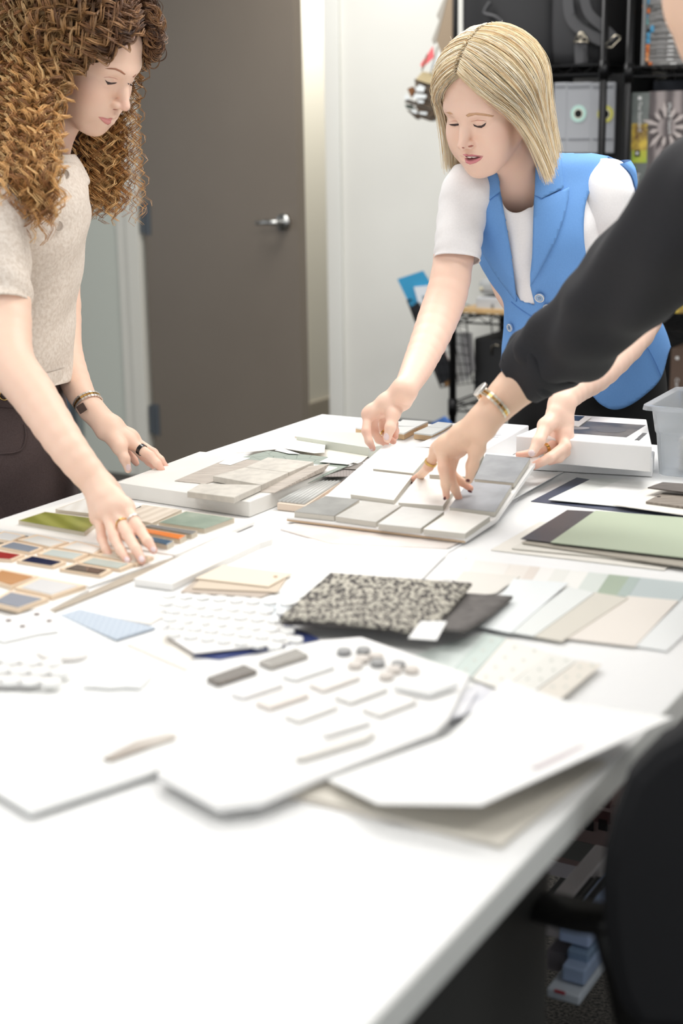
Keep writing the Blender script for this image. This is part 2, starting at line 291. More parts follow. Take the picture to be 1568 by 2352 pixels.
rings = [ringr(b0, .30, .17, .002), ringr(b0-ux*.006-uy*.006, .312, .182, .075), ringr(b0-ux*.008-uy*.008, .316, .186, .079), ringr(b0-ux*.014-uy*.014, .328, .198, .125), ringr(b0-ux*.024-uy*.024, .348, .218, .126), ringr(b0-ux*.025-uy*.025, .35, .22, .119)]
vv, ff = shell(rings); ff.append(tuple(range(n_))); bo = obj('bin_wall', (vv, ff), clear, bn, smooth=False)
sm = bo.modifiers.new('wall', 'SOLIDIFY'); sm.thickness = .0016
for k in range(14):
    a = b0+ux*(.03+.0015*(k % 3))+uy*.03
    tag(obj('sample_card', prism([a+ux*x+uy*y+np.array([0, 0, .012+.0042*k]) for x, y in ((0, 0), (.2, 0), (.2, .1), (0, .1))], np.array([0, 0, -.0036])), M('card_beige', (224, 214, 204), .6)), 'beige sample card in the stack inside the clear bin', 'card', 'cards stacked in the clear bin')
lb = obj('bin_label', prism([b0+ux*x-uy*.009+np.array([0, 0, z]) for x, z in ((.05, .02), (.13, .02), (.13, .074), (.05, .074))], -uy*.0006), paper, bn)
text(bn, 'HE', b0+ux*.075-uy*.0102+np.array([0, 0, .034]), b0+ux*.1-uy*.0102+np.array([0, 0, .034]), (0, 0, 1), .03, M('black_ink', (30, 30, 32), .6))
# blue sheet group
item('navy_sheet', 'dark navy sheet under pale sheets, behind the sage green sheet', 'sheet', px('I', (605, 693), (895, 543), (1010, 560), (1700, 690), (1600, 805), (1400, 785)), .0012, .001, M('navy_sheet', (78, 84, 104), .35))
item('pale_sheet', 'curled pale grey-green sheet on top of the navy sheet', 'sheet', px('I', (715, 683), (1000, 545), (1260, 560), (1250, 735)), [.006, .006, .004, .003], .0008, M('pale_aqua_sheet', (236, 239, 235), .5))
item('white_sheet', 'white sheet lying between pale aqua sheet and taupe wood samples', 'sheet', px('I', (880, 680), (1180, 555), (1440, 570), (1130, 720)), [.004, .007, .007, .004], .0008, paper)
item('beige_sheet', 'warm beige sheet under the wood veneer samples at right', 'sheet', px('I', (1125, 716), (1400, 580), (1700, 600), (1640, 790)), .0085, .001, M('warm_beige', (226, 221, 212), .6))
vn = M('grey_wood_veneer', (158, 148, 136), .5, kind='wood', rgb2=(118, 109, 100), scale=22, rot=2.6)
v1 = item('wood_veneer', 'grey-brown wood veneer with a punched hole at the right edge', 'veneer sample', px('I', (1333, 695), (1440, 640), (1700, 655), (1700, 745)), .0125, .0035, vn)
obj('punched_hole', prism([T(*px('I', (1415+13*math.cos(a), 664+4*math.sin(a)))[0], TZ+.0128) for a in np.linspace(0, 6.283, 12, endpoint=False)], np.array([0, 0, -.0004])), M('hole_dark', (50, 44, 40), .8), v1)
item('wood_veneer', 'dark striped wood veneer curling up, nearest the clear bin', 'veneer sample', px('I', (1345, 605), (1440, 572), (1700, 590), (1700, 652)), [.022, .022, .02, .018], .0022, M('dark_wood_veneer', (112, 104, 98), .5, kind='wood', rgb2=(84, 78, 74), scale=22, rot=2.6))
# sage + black sheets
item('beige_board', 'long off-white board lowest under the sage green sheet', 'board', px('I', (350, 1000), (660, 822), (1760, 900), (1450, 1128)), .0022, .0016, M('offwhite_board', (232, 228, 219), .6))
item('beige_board', 'cream board with dark edge under the sage green sheet', 'board', px('I', (480, 990), (760, 850), (1760, 950), (1640, 1100)), .0048, .0016, M('cream_board', (222, 218, 208), .6))
item('taupe_board', 'taupe board directly below the black and sage sheets', 'board', px('I', (548, 955), (760, 850), (1760, 980), (1700, 1125)), .0078, .0018, M('taupe_board', (172, 165, 152), .6))
item('black_sheet', 'charcoal black sheet showing beside the sage green sheet', 'sheet', px('I', (540, 930), (835, 748), (1020, 758), (1760, 830), (1760, 1080)), 0.0105, .0012, M('charcoal_sheet', (70, 66, 68), .4, kind='noise', rgb2=(62, 59, 61), scale=300))
item('sage_sheet', 'large sage green sheet at the right edge of the table', 'sheet', px('I', (730, 952), (1015, 752), (1760, 812), (1760, 1072)), 0.0125, .0012, M('sage_green', (176, 187, 163), .5))
# colour chip strips (row behind)
for i, (x0, x1, c) in enumerate(((340, 450, (240, 238, 234)), (450, 640, (234, 230, 224)), (640, 745, (233, 227, 219)), (745, 800, (226, 217, 208)), (800, 880, (241, 239, 235)), (880, 960, (232, 232, 226)), (960, 1060, (240, 239, 234)), (1060, 1170, (216, 222, 216)), (1170, 1280, (166, 180, 160)), (1280, 1340, (174, 188, 182)), (1340, 1620, (188, 198, 198)))):
    y = lambda x: 192+(x-340)*.105; sh = -78; d = 112-.01*(x0-340)
    item('colour_chip', '%s paint chip, %s in the row behind the fanned sheets' % (['white', 'warm white', 'light beige', 'pinkish beige', 'ivory', 'pale grey-green', 'off-white', 'mint grey', 'moss green', 'grey teal', 'pale blue-grey'][i], ['leftmost', 'second from left', 'third from left', 'fourth from left', 'fifth from left', 'middle', 'fifth from right', 'fourth from right', 'third from right', 'second from right', 'rightmost'][i]), 'paint chip',
         px('J', (x0+sh*.9, y(x0)+d), (x0, y(x0)), (x1, y(x1)), (x1+sh*.9, y(x1)+d)), .003+.0004*(i % 2), .0008, M('chip_%d' % i, c, .55), 'paint chips in the back row')
item('beige_sheet', 'translucent light beige sheet behind the dark woven carpet sample', 'sheet', px('J', (310, 345), (385, 262), (690, 290), (560, 380), (420, 400)), .004, .0008, M('light_beige_sheet', (226, 222, 214), .6))
for i, (p, c, lb) in enumerate(((px('J', (130, 345), (340, 170), (400, 185), (310, 350)), (240, 238, 236), 'thin white strip fanned out above the carpet sample'),
                                (px('J', (-60, 330), (240, 190), (290, 175), (120, 345)), (239, 238, 236), 'translucent white strip beside the fanned strip behind the carpet sample'))):
    item('paper_strip', lb, 'paper strip', p, .002+.001*i, .0007, M('strip_w%d' % i, c, .6))
for i, (p, c, lb) in enumerate(((px('J', (1310, 665), (1560, 420), (1720, 470), (1480, 692)), (234, 236, 235), 'pale grey fanned sheet furthest right of the fan'),
        (px('J', (925, 622), (1270, 395), (1545, 420), (1308, 668)), (233, 226, 217), 'warm ivory sheet with rounded corner in the fan'),
        (px('J', (755, 612), (1085, 375), (1275, 405), (915, 640)), (216, 211, 199), 'khaki beige sheet in the middle of the fan'),
        (px('J', (630, 590), (950, 345), (1090, 378), (765, 612)), (229, 232, 229), 'narrow pale aqua sheet in the fan'),
        (px('J', (470, 560), (655, 303), (950, 325), (640, 595)), (234, 238, 238), 'pale blue-white sheet at the left of the fan'))):
    item('colour_sheet', lb, 'colour sheet', p, .0028+.0012*i, .0011, M('fan_%d' % i, c, .5), 'fanned colour sheets')
# woven carpet sample on grey felt
def curved(name, label, cat, pts, z, t, mat, sag):
    a, b, c, d = [np.array(T(x, y, TZ+z)) for x, y in pts]; n = 18; V = []; Fc = []
    for i in range(n+1):
        for j in range(n+1):
            u, v = i/n, j/n; p = (a*(1-u)+b*u)*(1-v)+(d*(1-u)+c*u)*v; V.append(p+np.array([0, 0, sag(u, v)]))
    for i in range(n):
        for j in range(n): k = i*(n+1)+j; Fc.append((k, k+n+1, k+n+2, k+1))
    o = obj(name, (V, Fc), mat, smooth=True); m = o.modifiers.new('thickness', 'SOLIDIFY'); m.thickness = t; m.offset = -1 if True else 0
    return tag(o, label, cat)
felt = curved('felt_sample', 'grey felt sheet with curled front edge under the woven carpet sample', 'felt sample', px('J', (-600, 560), (-250, 365), (650, 420), (390, 650)), .010, .004, M('grey_felt', (112, 108, 105), .9, kind='noise', rgb2=(96, 92, 90), scale=90), lambda u, v: .010*(1-u)**2*v+.002)
cs = curved('carpet_sample', 'dark grey and cream woven carpet sample with white label', 'carpet sample', px('J', (-608, 528), (-330, 285), (430, 342), (200, 622)), .020, .004, M('woven_tweed', (186, 181, 168), .95, kind='knit', rgb2=(74, 70, 68), scale=200, bump=.8, rot=.75), lambda u, v: .004*math.sin(v*3)*(1-u))
lz = T(1000, 1440, TZ+.03)
obj('label', prism([T(x, y, TZ+.031) for x, y in px('J', (88, 622), (155, 533), (295, 533), (240, 633))], np.array([0, 0, -.0008])), paper, cs)
# perforated strips right
for i, (p, c, z, lb) in enumerate(((px('J', (0, 760), (330, 640), (520, 588), (320, 800)), (226, 234, 230), .002, 'pale mint sheet under the front edge of the felt sample'),
        (px('J', (325, 800), (505, 600), (615, 622), (425, 835)), (204, 216, 210), .005, 'mint green perforated strip, leftmost of the dotted strips'),
        (px('J', (430, 840), (615, 622), (850, 705), (595, 900)), (238, 236, 229), .004, 'ivory perforated strip beside the mint green one'),
        (px('J', (600, 905), (845, 705), (1000, 742), (715, 945)), (232, 231, 224), .006, 'grey-white perforated strip, third of the dotted strips'),
        (px('J', (720, 950), (1010, 742), (1130, 765), (850, 1000)), (230, 224, 213), .008, 'cream perforated strip, rightmost of the dotted strips'))):
    s_ = item('perforated_strip', lb, 'perforated strip', p, z, .0012, M('perf_%d' % i, c, .5), 'dotted perforated strips')
    if i:
        a = [np.array(q) for q in p]
        for k in range(4):
            for e in ((.3, .7) if i > 1 else (.5,)):
                t = (k+.5)/4+.07*(e > .5); q = (a[0]*(1-t)+a[1]*t)*(1-e)+(a[3]*(1-t)+a[2]*t)*e
                obj('perforation', prism([T(q[0]+4.5*math.cos(w_), q[1]+3*math.sin(w_), TZ+z+.0004) for w_ in np.linspace(0, 6.283, 10, endpoint=False)], np.array([0, 0, -.0003])), M('perf_dot', (206, 208, 200), .7), s_)
# magazine sheets under the tile board
item('brochure', 'marbled pink and white brochure under the front of the tile board', 'brochure', px('E', (-370, 985), (-230, 930), (860, 1010), (660, 1108), (-60, 1075)), .0025, .002, M('marble_print', (232, 226, 222), .35, kind='cloud', rgb2=(206, 190, 178), scale=7))
item('white_folder', 'white folder with grey edge running under the tile board toward the right', 'folder', px('E', (670, 1135), (1010, 880), (1180, 640), (1390, 630), (1130, 775), (1000, 930)), .0016, .001, M('folder_white', (232, 232, 234), .5))
item('white_folder', 'white leaflet by the underside of the left fingers', 'folder', px('I', (490, 680), (600, 500), (800, 510), (545, 650)), .012, .001, paper)
item('paper_sheet', 'large white paper in the middle between beige cards and tile board', 'paper', [(425, 1300), (640, 1232), (1035, 1262), (960, 1345), (680, 1372)], .0012, .0008, paper)
# long tile and beige cards
item('long_tile', 'long pale off-white tile with stepped end beside the hand', 'tile', px('G', (688, 512), (1180, 272), (1408, 290), (1400, 308), (1335, 328), (885, 540)), .011, .010, M('pale_long_tile', (237, 235, 231), .35), bevel=.0006)
item('taupe_card', 'taupe card lowest of the three beige cards', 'card', px('G', (928, 580), (1010, 515), (1480, 500), (1430, 575), (1340, 608)), .0022, .0014, M('taupe_card', (182, 168, 154), .6))
item('beige_card', 'middle light brown card of the three beige cards', 'card', px('G', (990, 562), (1040, 500), (1480, 500), (1425, 582)), .0040, .0014, M('brown_card', (203, 187, 167), .6))
bc = item('beige_card', 'top cream beige card with a small hole in its corner', 'card', px('G', (1005, 510), (1150, 442), (1505, 485), (1380, 553)), .0062, .0016, M('beige_card', (226, 212, 192), .6))
obj('punched_hole', prism([T(*px('G', (1417+12*math.cos(a), 502+5*math.sin(a)))[0], TZ+.0066) for a in np.linspace(0, 6.283, 12, endpoint=False)], np.array([0, 0, -.0004])), M('hole_tan', (168, 142, 116), .8), bc)
item('lined_blue_swatch', 'pale blue lined fabric swatch in the left foreground', 'swatch', px('G', (308, 700), (410, 670), (800, 762), (595, 825)), .004, .0025, M('blue_linen', (186, 196, 207), .8, kind='stripe', rgb2=(178, 189, 202), scale=40))
item('beige_frame_card', 'thin white card with beige rim right of the blue swatch', 'card', px('K', (650, 245), (850, 198), (1000, 290), (960, 380)), .002, .0014, M('rim_card', (234, 228, 219), .6))
item('cream_swatch', 'pale cream blurred swatch behind the blue swatch', 'swatch', px('G', (470, 690), (700, 640), (850, 700), (770, 745)), .0025, .0015, M('cream_swatch', (240, 234, 226), .7))
# glazed tile boards on the left ----------------------------------------------------------
wood_r = M('clay_rim', (226, 204, 178), .7); stripe_w = M('striped_white_glaze', (238, 236, 230), .3, kind='stripe', rgb2=(228, 224, 216), scale=14)
def tboard(label, cat, pts, z, t, tiles, rim=None):
    r = empty('sample_board', T(pts[0][0], pts[0][1]), label, cat, 'glazed tile boards on the left')
    obj('backing_board', prism([T(x, y, TZ+z) for x, y in pts], np.array([0, 0, -t])), board, r, bevel=.001)
    for p, m, tt in tiles:
        o = obj('tile', prism([T(x, y, TZ+z+tt) for x, y in p], np.array([0, 0, -tt+.0002])), wood_r if rim else M('tile_bisque', (206, 196, 178), .7), r)
        c = np.mean(np.array(p), axis=0); q = [c+(np.array(v)-c)*(.80 if rim else .97) for v in p]
        obj('glaze', prism([T(x, y, TZ+z+tt+.0012) for x, y in q], np.array([0, 0, -.0013])), m, o, bevel=.0006)
    return r
G = lambda *a: px('G', *a)
glz = lambda n, c, r=.15, **k: M('glaze_'+n, c, r, **k)
tboard('rearmost board with olive, sage, orange and blue glazed tiles', 'sample board', [(586, 1196), (402, 1273), (-40, 1208), (210, 1138)], .008, .006, [
    (G((95, 212), (230, 168), (520, 207), (435, 272)), glz('olive', (158, 160, 84), .15, kind='stripe', rgb2=(134, 136, 62), scale=9, rot=2.6), .007),
    (G((285, 155), (440, 100), (740, 142), (600, 192)), stripe_w, .006), (G((600, 192), (735, 132), (935, 158), (780, 228)), M('beige_striped', (222, 210, 194), .35, kind='stripe', rgb2=(204, 190, 172), scale=16, rot=.5), .006),
    (G((815, 222), (955, 165), (1205, 200), (1052, 255)), glz('sage', (164, 178, 162), .12, kind='cloud', rgb2=(142, 158, 144), scale=20), .008),
    (G((735, 240), (775, 233), (1015, 268), (985, 284)), glz('grey', (122, 122, 120), .2), .008), (G((640, 250), (700, 245), (958, 290), (925, 308)), glz('orange', (226, 128, 52), .12), .008),
    (G((590, 275), (640, 270), (895, 318), (860, 338)), glz('petrol', (66, 92, 116), .1), .008)])
rb_ = [(G((90, 312), (190, 285), (355, 325), (265, 352)), glz('white1', (236, 234, 228)), .005), (G((295, 352), (390, 318), (545, 355), (490, 388)), glz('white2', (238, 236, 230)), .005), (G((-60, 300), (20, 268), (130, 290), (60, 320)), glz('white3', (232, 232, 230)), .005),
    (G((-20, 345), (60, 318), (225, 352), (160, 378)), glz('slate', (138, 146, 158)), .005), (G((190, 384), (255, 356), (455, 384), (385, 416)), glz('mist', (200, 208, 203)), .005), (G((395, 428), (465, 398), (690, 436), (620, 464)), glz('aqua', (172, 186, 180)), .005),
    (G((490, 388), (570, 362), (790, 400), (700, 438)), glz('sand', (214, 206, 190)), .005), (G((-160, 398), (-40, 362), (128, 388), (62, 414)), glz('red', (156, 44, 44)), .005), (G((85, 418), (155, 390), (340, 425), (275, 448)), glz('navy', (32, 40, 70), .1), .005),
    (G((305, 460), (385, 432), (575, 466), (520, 494)), glz('espresso', (34, 27, 25), .06, kind='cloud', rgb2=(64, 48, 38), scale=14), .005)]
tboard('middle board with grey, red, navy and aqua wood rimmed tiles', 'sample board', [(400, 1277), (205, 1345), (-90, 1300), (120, 1220), (262, 1250)], .005, .004, rb_, True)
tboard('front board with tan, pale grey and slate wood rimmed tiles', 'sample board', [(205, 1352), (108, 1402), (-150, 1372), (-60, 1290)], .0045, .004, [
    (G((-80, 510), (0, 460), (200, 500), (60, 552)), glz('tan', (192, 140, 92)), .006), (G((75, 558), (200, 502), (442, 546), (268, 604)), glz('cloud', (214, 214, 214)), .006), (G((-60, 632), (50, 572), (250, 612), (95, 668)), glz('slate2', (140, 146, 158)), .006)], True)
item('taupe_strip', 'narrow taupe board edge under the front tile boards', 'board', G((248, 675), (640, 500), (900, 400), (930, 400), (680, 520), (270, 685)), .0025, .002, M('taupe_edge', (170, 158, 142), .6))
item('dark_strip', 'dark board edge below the rearmost tile board', 'board', G((860, 392), (1040, 320), (1240, 235), (1310, 222), (900, 400)), .0022, .002, M('dark_edge', (110, 100, 96), .6))
# small round & hex mosaic sheets -----------------------------------------------------------
wt = M('gloss_white_tile', (242, 242, 240), .2)
def mosaic(label, base, z, cells, group=None, mat=wt):
    r = empty('mosaic_sheet', T(*base[0]), label, 'mosaic sheet', group)
    obj('backing', prism([T(x, y, TZ+z) for x, y in base], np.array([0, 0, -.0015])), M('mesh_backing', (236, 234, 232), .7), r)
    for (x, y, rx, n) in cells:
        c = T(x, y, TZ+z+.005); R_ = rx*np.linalg.norm(c-EYE)/FPX
        obj('mosaic_piece', prism([c+np.array([R_*math.cos(a+.5), R_*math.sin(a+.5), 0]) for a in np.linspace(0, 2*math.pi, n, endpoint=False)], np.array([0, 0, -.0052])), mat, r, bevel=.0012)
    return r
cells = []
for i in range(8):
    for j in range(6):
        u, v = i/7, j/5; p = np.array([400., 1452])*(1-u)*(1-v)+np.array([650., 1462])*u*(1-v)+np.array([610., 1392])*u*v+np.array([400., 1385])*(1-u)*v
        p = np.array([400+270*u-25*v, 1452+18*u-88*v+16*u*(1-v)]); cells.append((p[0]+(14 if j % 2 else 0), p[1], 19, 6))
item('navy_rim_plate', 'white card with navy blue rim under the white hexagon mosaic', 'card', px('K', (1000, 300), (880, 180), (1300, 60), (1640, 215), (1400, 262), (1130, 315)), .003, .0025, M('navy_rim', (62, 76, 134), .4))
mosaic('white hexagon mosaic sheet in front of the beige cards', px('K', (850, 195), (930, 60), (1300, 20), (1510, 190), (1480, 240), (1000, 290)), .008, cells)
cells = [(-20+46*i+(20 if j % 2 else 0), 1556-22*j+2*i, 24, 12) for i in range(4) for j in range(3)]
mosaic('white penny round mosaic at the left edge of the foreground board', [(-60, 1575), (-60, 1480), (60, 1490), (130, 1540), (80, 1575)], .016, cells)
item('pale_blue_sheet', 'pale blue-grey sheet behind the white hexagon mosaic', 'sheet', G((1170, 655), (1240, 605), (1520, 650), (1440, 760)), .002, .001, M('pale_blue_sheet', (226, 231, 235), .6))
# foreground boards --------------------------------------------------------------------------
item('foreground_board', 'big white presentation board at the lower left corner', 'board', [(-200, 1480), (100, 1395), (640, 1655), (470, 1720), (350, 1770), (70, 1862), (-200, 1700)], .010, .006, paper, bevel=.001)
item('white_card', 'white card with small dark squares at the left edge', 'card', px('K', (-80, 190), (60, 100), (200, 80), (300, 175), (190, 190), (20, 230)), .014, .003, paper)
for x, y in ((40, 120), (112, 150), (185, 88), (250, 122)):
    item('dark_chip', 'small dark brown chip on the white card at the left edge', 'chip', px('K', (x-14, y), (x+6, y-6), (x+22, y), (x, y+7)), .0155, .0012, M('brown_chip', (112, 92, 88), .5), 'small dark chips at the left edge')
item('oval_sample', 'rounded pale ivory sample disc on the foreground board', 'sample', [(143+58*math.cos(a), 1490+24*math.sin(a)+4*math.cos(2*a)) for a in np.linspace(0, 6.283, 28, endpoint=False)], .017, .006, M('ivory_disc', (238, 234, 230), .5), bevel=.001)
item('wavy_tile', 'white scalloped tile on the foreground board', 'tile', px('K', (420, 455), (520, 400), (700, 345), (785, 375), (770, 410), (722, 460), (650, 455), (560, 462), (490, 455)), .016, .005, paper, bevel=.001)
item('metal_bar', 'brown and silver bar tile lying on the big foreground board', 'bar tile', px('K', (530, 828), (700, 740), (880, 700), (928, 716), (760, 770), (570, 838)), .0135, .003, M('brown_bar', (158, 146, 136), .4, kind='cloud', rgb2=(208, 200, 190), scale=12))
item('beige_bar', 'thin beige bar along the edge of the big foreground board', 'bar tile', px('K', (1150, 748), (1420, 645), (1445, 655), (1200, 745)), .0145, .004, M('beige_bar', (216, 204, 192), .5))
item('grey_bar', 'faint mauve line strip at the far left of the foreground board', 'bar tile', px('K', (0, 668), (400, 545), (415, 550), (0, 682)), .0112, .001, M('mauve_bar', (222, 216, 222), .5))
item('grey_bar', 'short mauve strip near the centre of the foreground board', 'bar tile', px('K', (1085, 548), (1135, 536), (1145, 542), (1095, 556)), .0112, .001, M('mauve_bar2', (190, 178, 186), .5))
chb = item('chip_board', 'white board of small rectangular tile chips in the central foreground', 'board', [(490, 1530), (735, 1470), (830, 1462), (1080, 1548), (1030, 1650), (1000, 1680), (690, 1800), (600, 1838), (500, 1850), (360, 1775)], .018, .008, M('chip_board_white', (243, 242, 240), .5), bevel=.002)
ch = [((340, 305), (510, 245), (570, 272), (392, 330), (118, 112, 106), 'dark bronze'), ((575, 230), (745, 172), (800, 202), (632, 255), (158, 154, 148), 'silver grey'),
      ((450, 372), (630, 320), (690, 330), (510, 390), (238, 236, 234), 'white'), ((680, 290), (860, 225), (920, 250), (740, 310), (238, 238, 236), 'glossy white'), ((800, 330), (960, 270), (1035, 298), (868, 358), (232, 226, 220), 'cream'),
      ((560, 412), (735, 348), (805, 378), (625, 438), (228, 219, 211), 'pinkish beige'), ((915, 385), (1080, 322), (1160, 350), (990, 412), (232, 230, 226), 'warm grey'), ((690, 470), (870, 405), (935, 430), (755, 495), (238, 235, 230), 'ivory'),
      ((1040, 440), (1210, 380), (1290, 405), (1120, 470), (236, 233, 228), 'oat'), ((860, 545), (1020, 485), (1080, 500), (880, 560), (238, 236, 233), 'pale ivory'), ((740, 665), (900, 590), (1100, 550), (1060, 580), (780, 665), (216, 212, 205), 'long grey')]
for k, c_ in enumerate(ch):
    pts = c_[:-2]; item('tile_chip', '%s rectangular tile chip on the foreground chip board' % c_[-1], 'tile chip', px('L', *pts), .0235, .005, M('chipb_%d' % k, c_[-2], .3 if k > 1 else .2, .6 if k < 2 else 0), 'tile chips on the chip board', bevel=.0006)
gd = M('grey_disc', (138, 138, 138), .4); tn = M('taupe_disc', (206, 198, 190), .4)
for k, (x, y, m) in enumerate(((960, 180, gd), (1048, 175, gd), (1112, 232, gd), (1205, 238, gd), (1040, 215, tn), (1105, 200, tn), (1185, 262, tn), (1265, 262, tn), (1010, 240, tn), (1150, 290, tn))):
    cx, cy = px('L', (x, y))[0]
    item('penny_tile', '%s penny round on the chip board, %s' % ('grey' if m is gd else 'taupe', ['leftmost of the grey rounds', 'second grey round from left', 'third grey round from left', 'rightmost of the grey rounds', 'between the first two grey rounds', 'right of the second grey round', 'below the rightmost grey round', 'rightmost taupe round', 'lowest left taupe round', 'lowest taupe round'][k]), 'penny tile',
         [(cx+17*math.cos(a), cy+6.5*math.sin(a)) for a in np.linspace(0, 6.283, 16, endpoint=False)], .0235, .005, m, 'penny rounds on the chip board')
item('terrazzo_card', 'faint grey marbled card behind the chip board front corner', 'card', px('L', (1290, 400), (1440, 340), (1560, 370), (1500, 470), (1430, 490)), .012, .003, M('marbled_card', (234, 234, 236), .5, kind='cloud', rgb2=(220, 220, 226), scale=30))
item('lined_card', 'small lined mosaic card right of the chip board', 'card', [(1068, 1648), (1160, 1608), (1275, 1642), (1152, 1690)], .011, .004, M('lined_card', (238, 236, 233), .5, kind='brick', rgb2=(222, 220, 216), scale=70))
item('marble_card', 'pale marble card between the chip board and perforated strips', 'card', [(985, 1615), (1100, 1570), (1165, 1605), (1055, 1645)], .009, .003, M('marble_card', (234, 234, 238), .4, kind='cloud', rgb2=(216, 218, 226), scale=24))
item('small_white_tile', 'small white tile at the right edge of the chip board', 'tile', px('L', (1180, 340), (1280, 310), (1475, 328), (1345, 372)), .026, .006, paper)
# overhanging paper
item('overhanging_sheet', 'large white sheet jutting past the right table edge', 'paper', [(752, 1790), (1030, 1690), (1160, 1560), (1300, 1610), (1545, 1648), (1105, 1848), (868, 1845)], [.014, .014, .012, .016, .040, .034, .022], .0014, paper)
item('line_print', 'thin grey strip on the overhanging white sheet', 'bar tile', px('M', (1000, 425), (1180, 345), (1250, 340), (1030, 432)), .034, .001, M('line_print', (206, 196, 198), .6))
item('beige_folder', 'beige folder under the overhanging sheet in the foreground', 'folder', [(640, 1812), (900, 1740), (1390, 1745), (1150, 1938)], .006, .004, M('beige_folder', (218, 212, 200), .6))
item('cream_folder', 'cream paper edge below the beige folder', 'paper', [(600, 1815), (700, 1790), (1165, 1925), (1140, 1942)], .0025, .0015, M('cream_edge', (232, 224, 214), .6))
# the raised tile board -----------------------------------------------------------------------
tbrd = empty('tile_board', T(940, 1180), 'white board of grey and cream stone tiles, held up by two hands', 'sample board')
zf = .014; zb = .055
PLo = [T(658, 1188, TZ+.010), T(1068, 1238, TZ+.010), T(1141, 1190, TZ+zf), T(752, 1136, TZ+zf)]
PUp = [T(752, 1136, TZ+zf), T(1141, 1190, TZ+zf), T(1239, 1050, TZ+zb), T(884, 1021, TZ+zb)]
def plane(p): n = np.cross(p[1]-p[0], p[3]-p[0]); n /= np.linalg.norm(n); return p[0], n if n[2] > 0 else -n
bm_ = M('board_core', (238, 237, 235), .5)
obj('lower_panel', prism(PLo, np.array([0, 0, -.006])), bm_, tbrd); obj('upper_panel', prism(PUp, -plane(PUp)[1]*.006), bm_, tbrd)
obj('board_edge', prism([PLo[0]+np.array([0, 0, -.006]), PLo[1]+np.array([0, 0, -.006]), PLo[1]+np.array([0, 0, -.003]), PLo[0]+np.array([0, 0, -.003])], np.array([0, -.001, 0])), M('kraft_edge', (196, 170, 140), .7), tbrd)
gs = lambda n, c, c2: M('stone_'+n, c, .55, kind='cloud', rgb2=c2, scale=26, bump=.15)
sd = M('tile_side', (196, 192, 182), .7)
for pl, p, m, tn_ in ((0, ((205, 612), (320, 472), (578, 500), (455, 640)), gs('cream', (236, 230, 216), (232, 226, 212)), 'cream'), (0, ((65, 770), (190, 625), (450, 655), (335, 806)), gs('white', (240, 238, 232), (237, 235, 229)), 'white'),
        (0, ((555, 648), (665, 506), (895, 520), (815, 662)), gs('pale', (226, 224, 218), (214, 212, 206)), 'pale grey'), (0, ((362, 822), (478, 668), (740, 690), (640, 842)), gs('pale2', (232, 230, 226), (224, 222, 216)), 'off-white'),
        (0, ((835, 676), (905, 520), (1182, 546), (1080, 700)), gs('mid', (150, 152, 154), (132, 134, 136)), 'slate grey'), (0, ((680, 850), (800, 690), (1066, 716), (962, 880)), gs('mid2', (160, 163, 168), (144, 147, 150)), 'blue grey')):
    p0, n = plane(PUp); top = [PL(x, y, p0+n*.009, n) for x, y in px('E', *p)]
    o = obj('tile', prism([q-n*.0004 for q in top], -n*.0085), sd, tbrd, bevel=.0006); obj('tile_face', prism(top, -n*.0006), m, o)
for p, m in (([(675, 1175), (748, 1139), (826, 1147), (767, 1185)], gs('dark', (142, 142, 138), (126, 126, 122))), ([(770, 1186), (833, 1150), (921, 1161), (863, 1199)], gs('greige', (190, 188, 182), (178, 176, 170))),
        ([(868, 1203), (925, 1163), (1020, 1174), (966, 1213)], gs('lgrey', (210, 210, 206), (200, 200, 197))), ([(972, 1215), (1035, 1172), (1125, 1185), (1068, 1225)], gs('owhite', (236, 234, 228), (232, 230, 224)))):
    top = []
    for x, y in p: p0, n = plane(PLo); top.append(PL(x, y, p0+n*.0092, n))
    o = obj('tile', prism([q-n*.0004 for q in top], -n*.0085), sd, tbrd, bevel=.0006); obj('tile_face', prism(top, -n*.0006), m, o)
# ------------------------------------------------------------------ wire racks and what stands on them
blk = M('black_wire', (22, 22, 23), .35, .6); QF = 4.61; RD = .42
def Qs(px_, py): p = Q(px_, py, QF); return p@BV, p[2]
sA = Qs(1042, 300)[0]; sB = Qs(1385, 300)[0]-.004; sC = Qs(1441, 250)[0]; sD = sC+.9
zt = {k: Qs(1330, k)[1] for k in (150, 727)}; zt2 = {k: Qs(1520, k)[1] for k in (152, 458, 760)}
def rack(label, sa, sb, zs, y0):
    r = empty('wire_rack', W(sa, QF, 0), label, 'shelving rack')
    for s_, q in ((sa, QF), (sb, QF), (sa, QF+RD), (sb, QF+RD)):
        o = obj('post', tube([W(s_, q, .02), W(s_, q, 2.3)], .0125, 14), blk, r, smooth=True)
        gz = [.3+.0508*2*k for k in range(20)]
    for z in zs:
        L = []
        for dz in (0, -.028):
            for a, b in (((sa, QF-.004), (sb, QF-.004)), ((sa, QF+RD), (sb, QF+RD)), ((sa, QF), (sa, QF+RD)), ((sb, QF), (sb, QF+RD))): L.append(tube([W(*a, z+dz), W(*b, z+dz)], .0035, 6))
        n = max(6, int((sb-sa)/.033)); n += n % 2
        for q in (QF-.004, QF+RD): L.append(tube([W(sa+(sb-sa)*i/n, q, z-.004 if i % 2 else z-.025) for i in range(n+1)], .0022, 5))
        m = int((sb-sa)/.028)
        for i in range(1, m): s_ = sa+(sb-sa)*i/m; L.append(tube([W(s_, QF, z+.003), W(s_, QF+RD, z+.003)], .002, 5))
        obj('wire_shelf', merge(*L), blk, r)
    for s_, q in ((sa, QF), (sb, QF)):
        for z in zs: obj('post_sleeve', tube([W(s_, q, z-.045), W(s_, q, z+.012)], .0165, 14), blk, r, smooth=True)
    return r
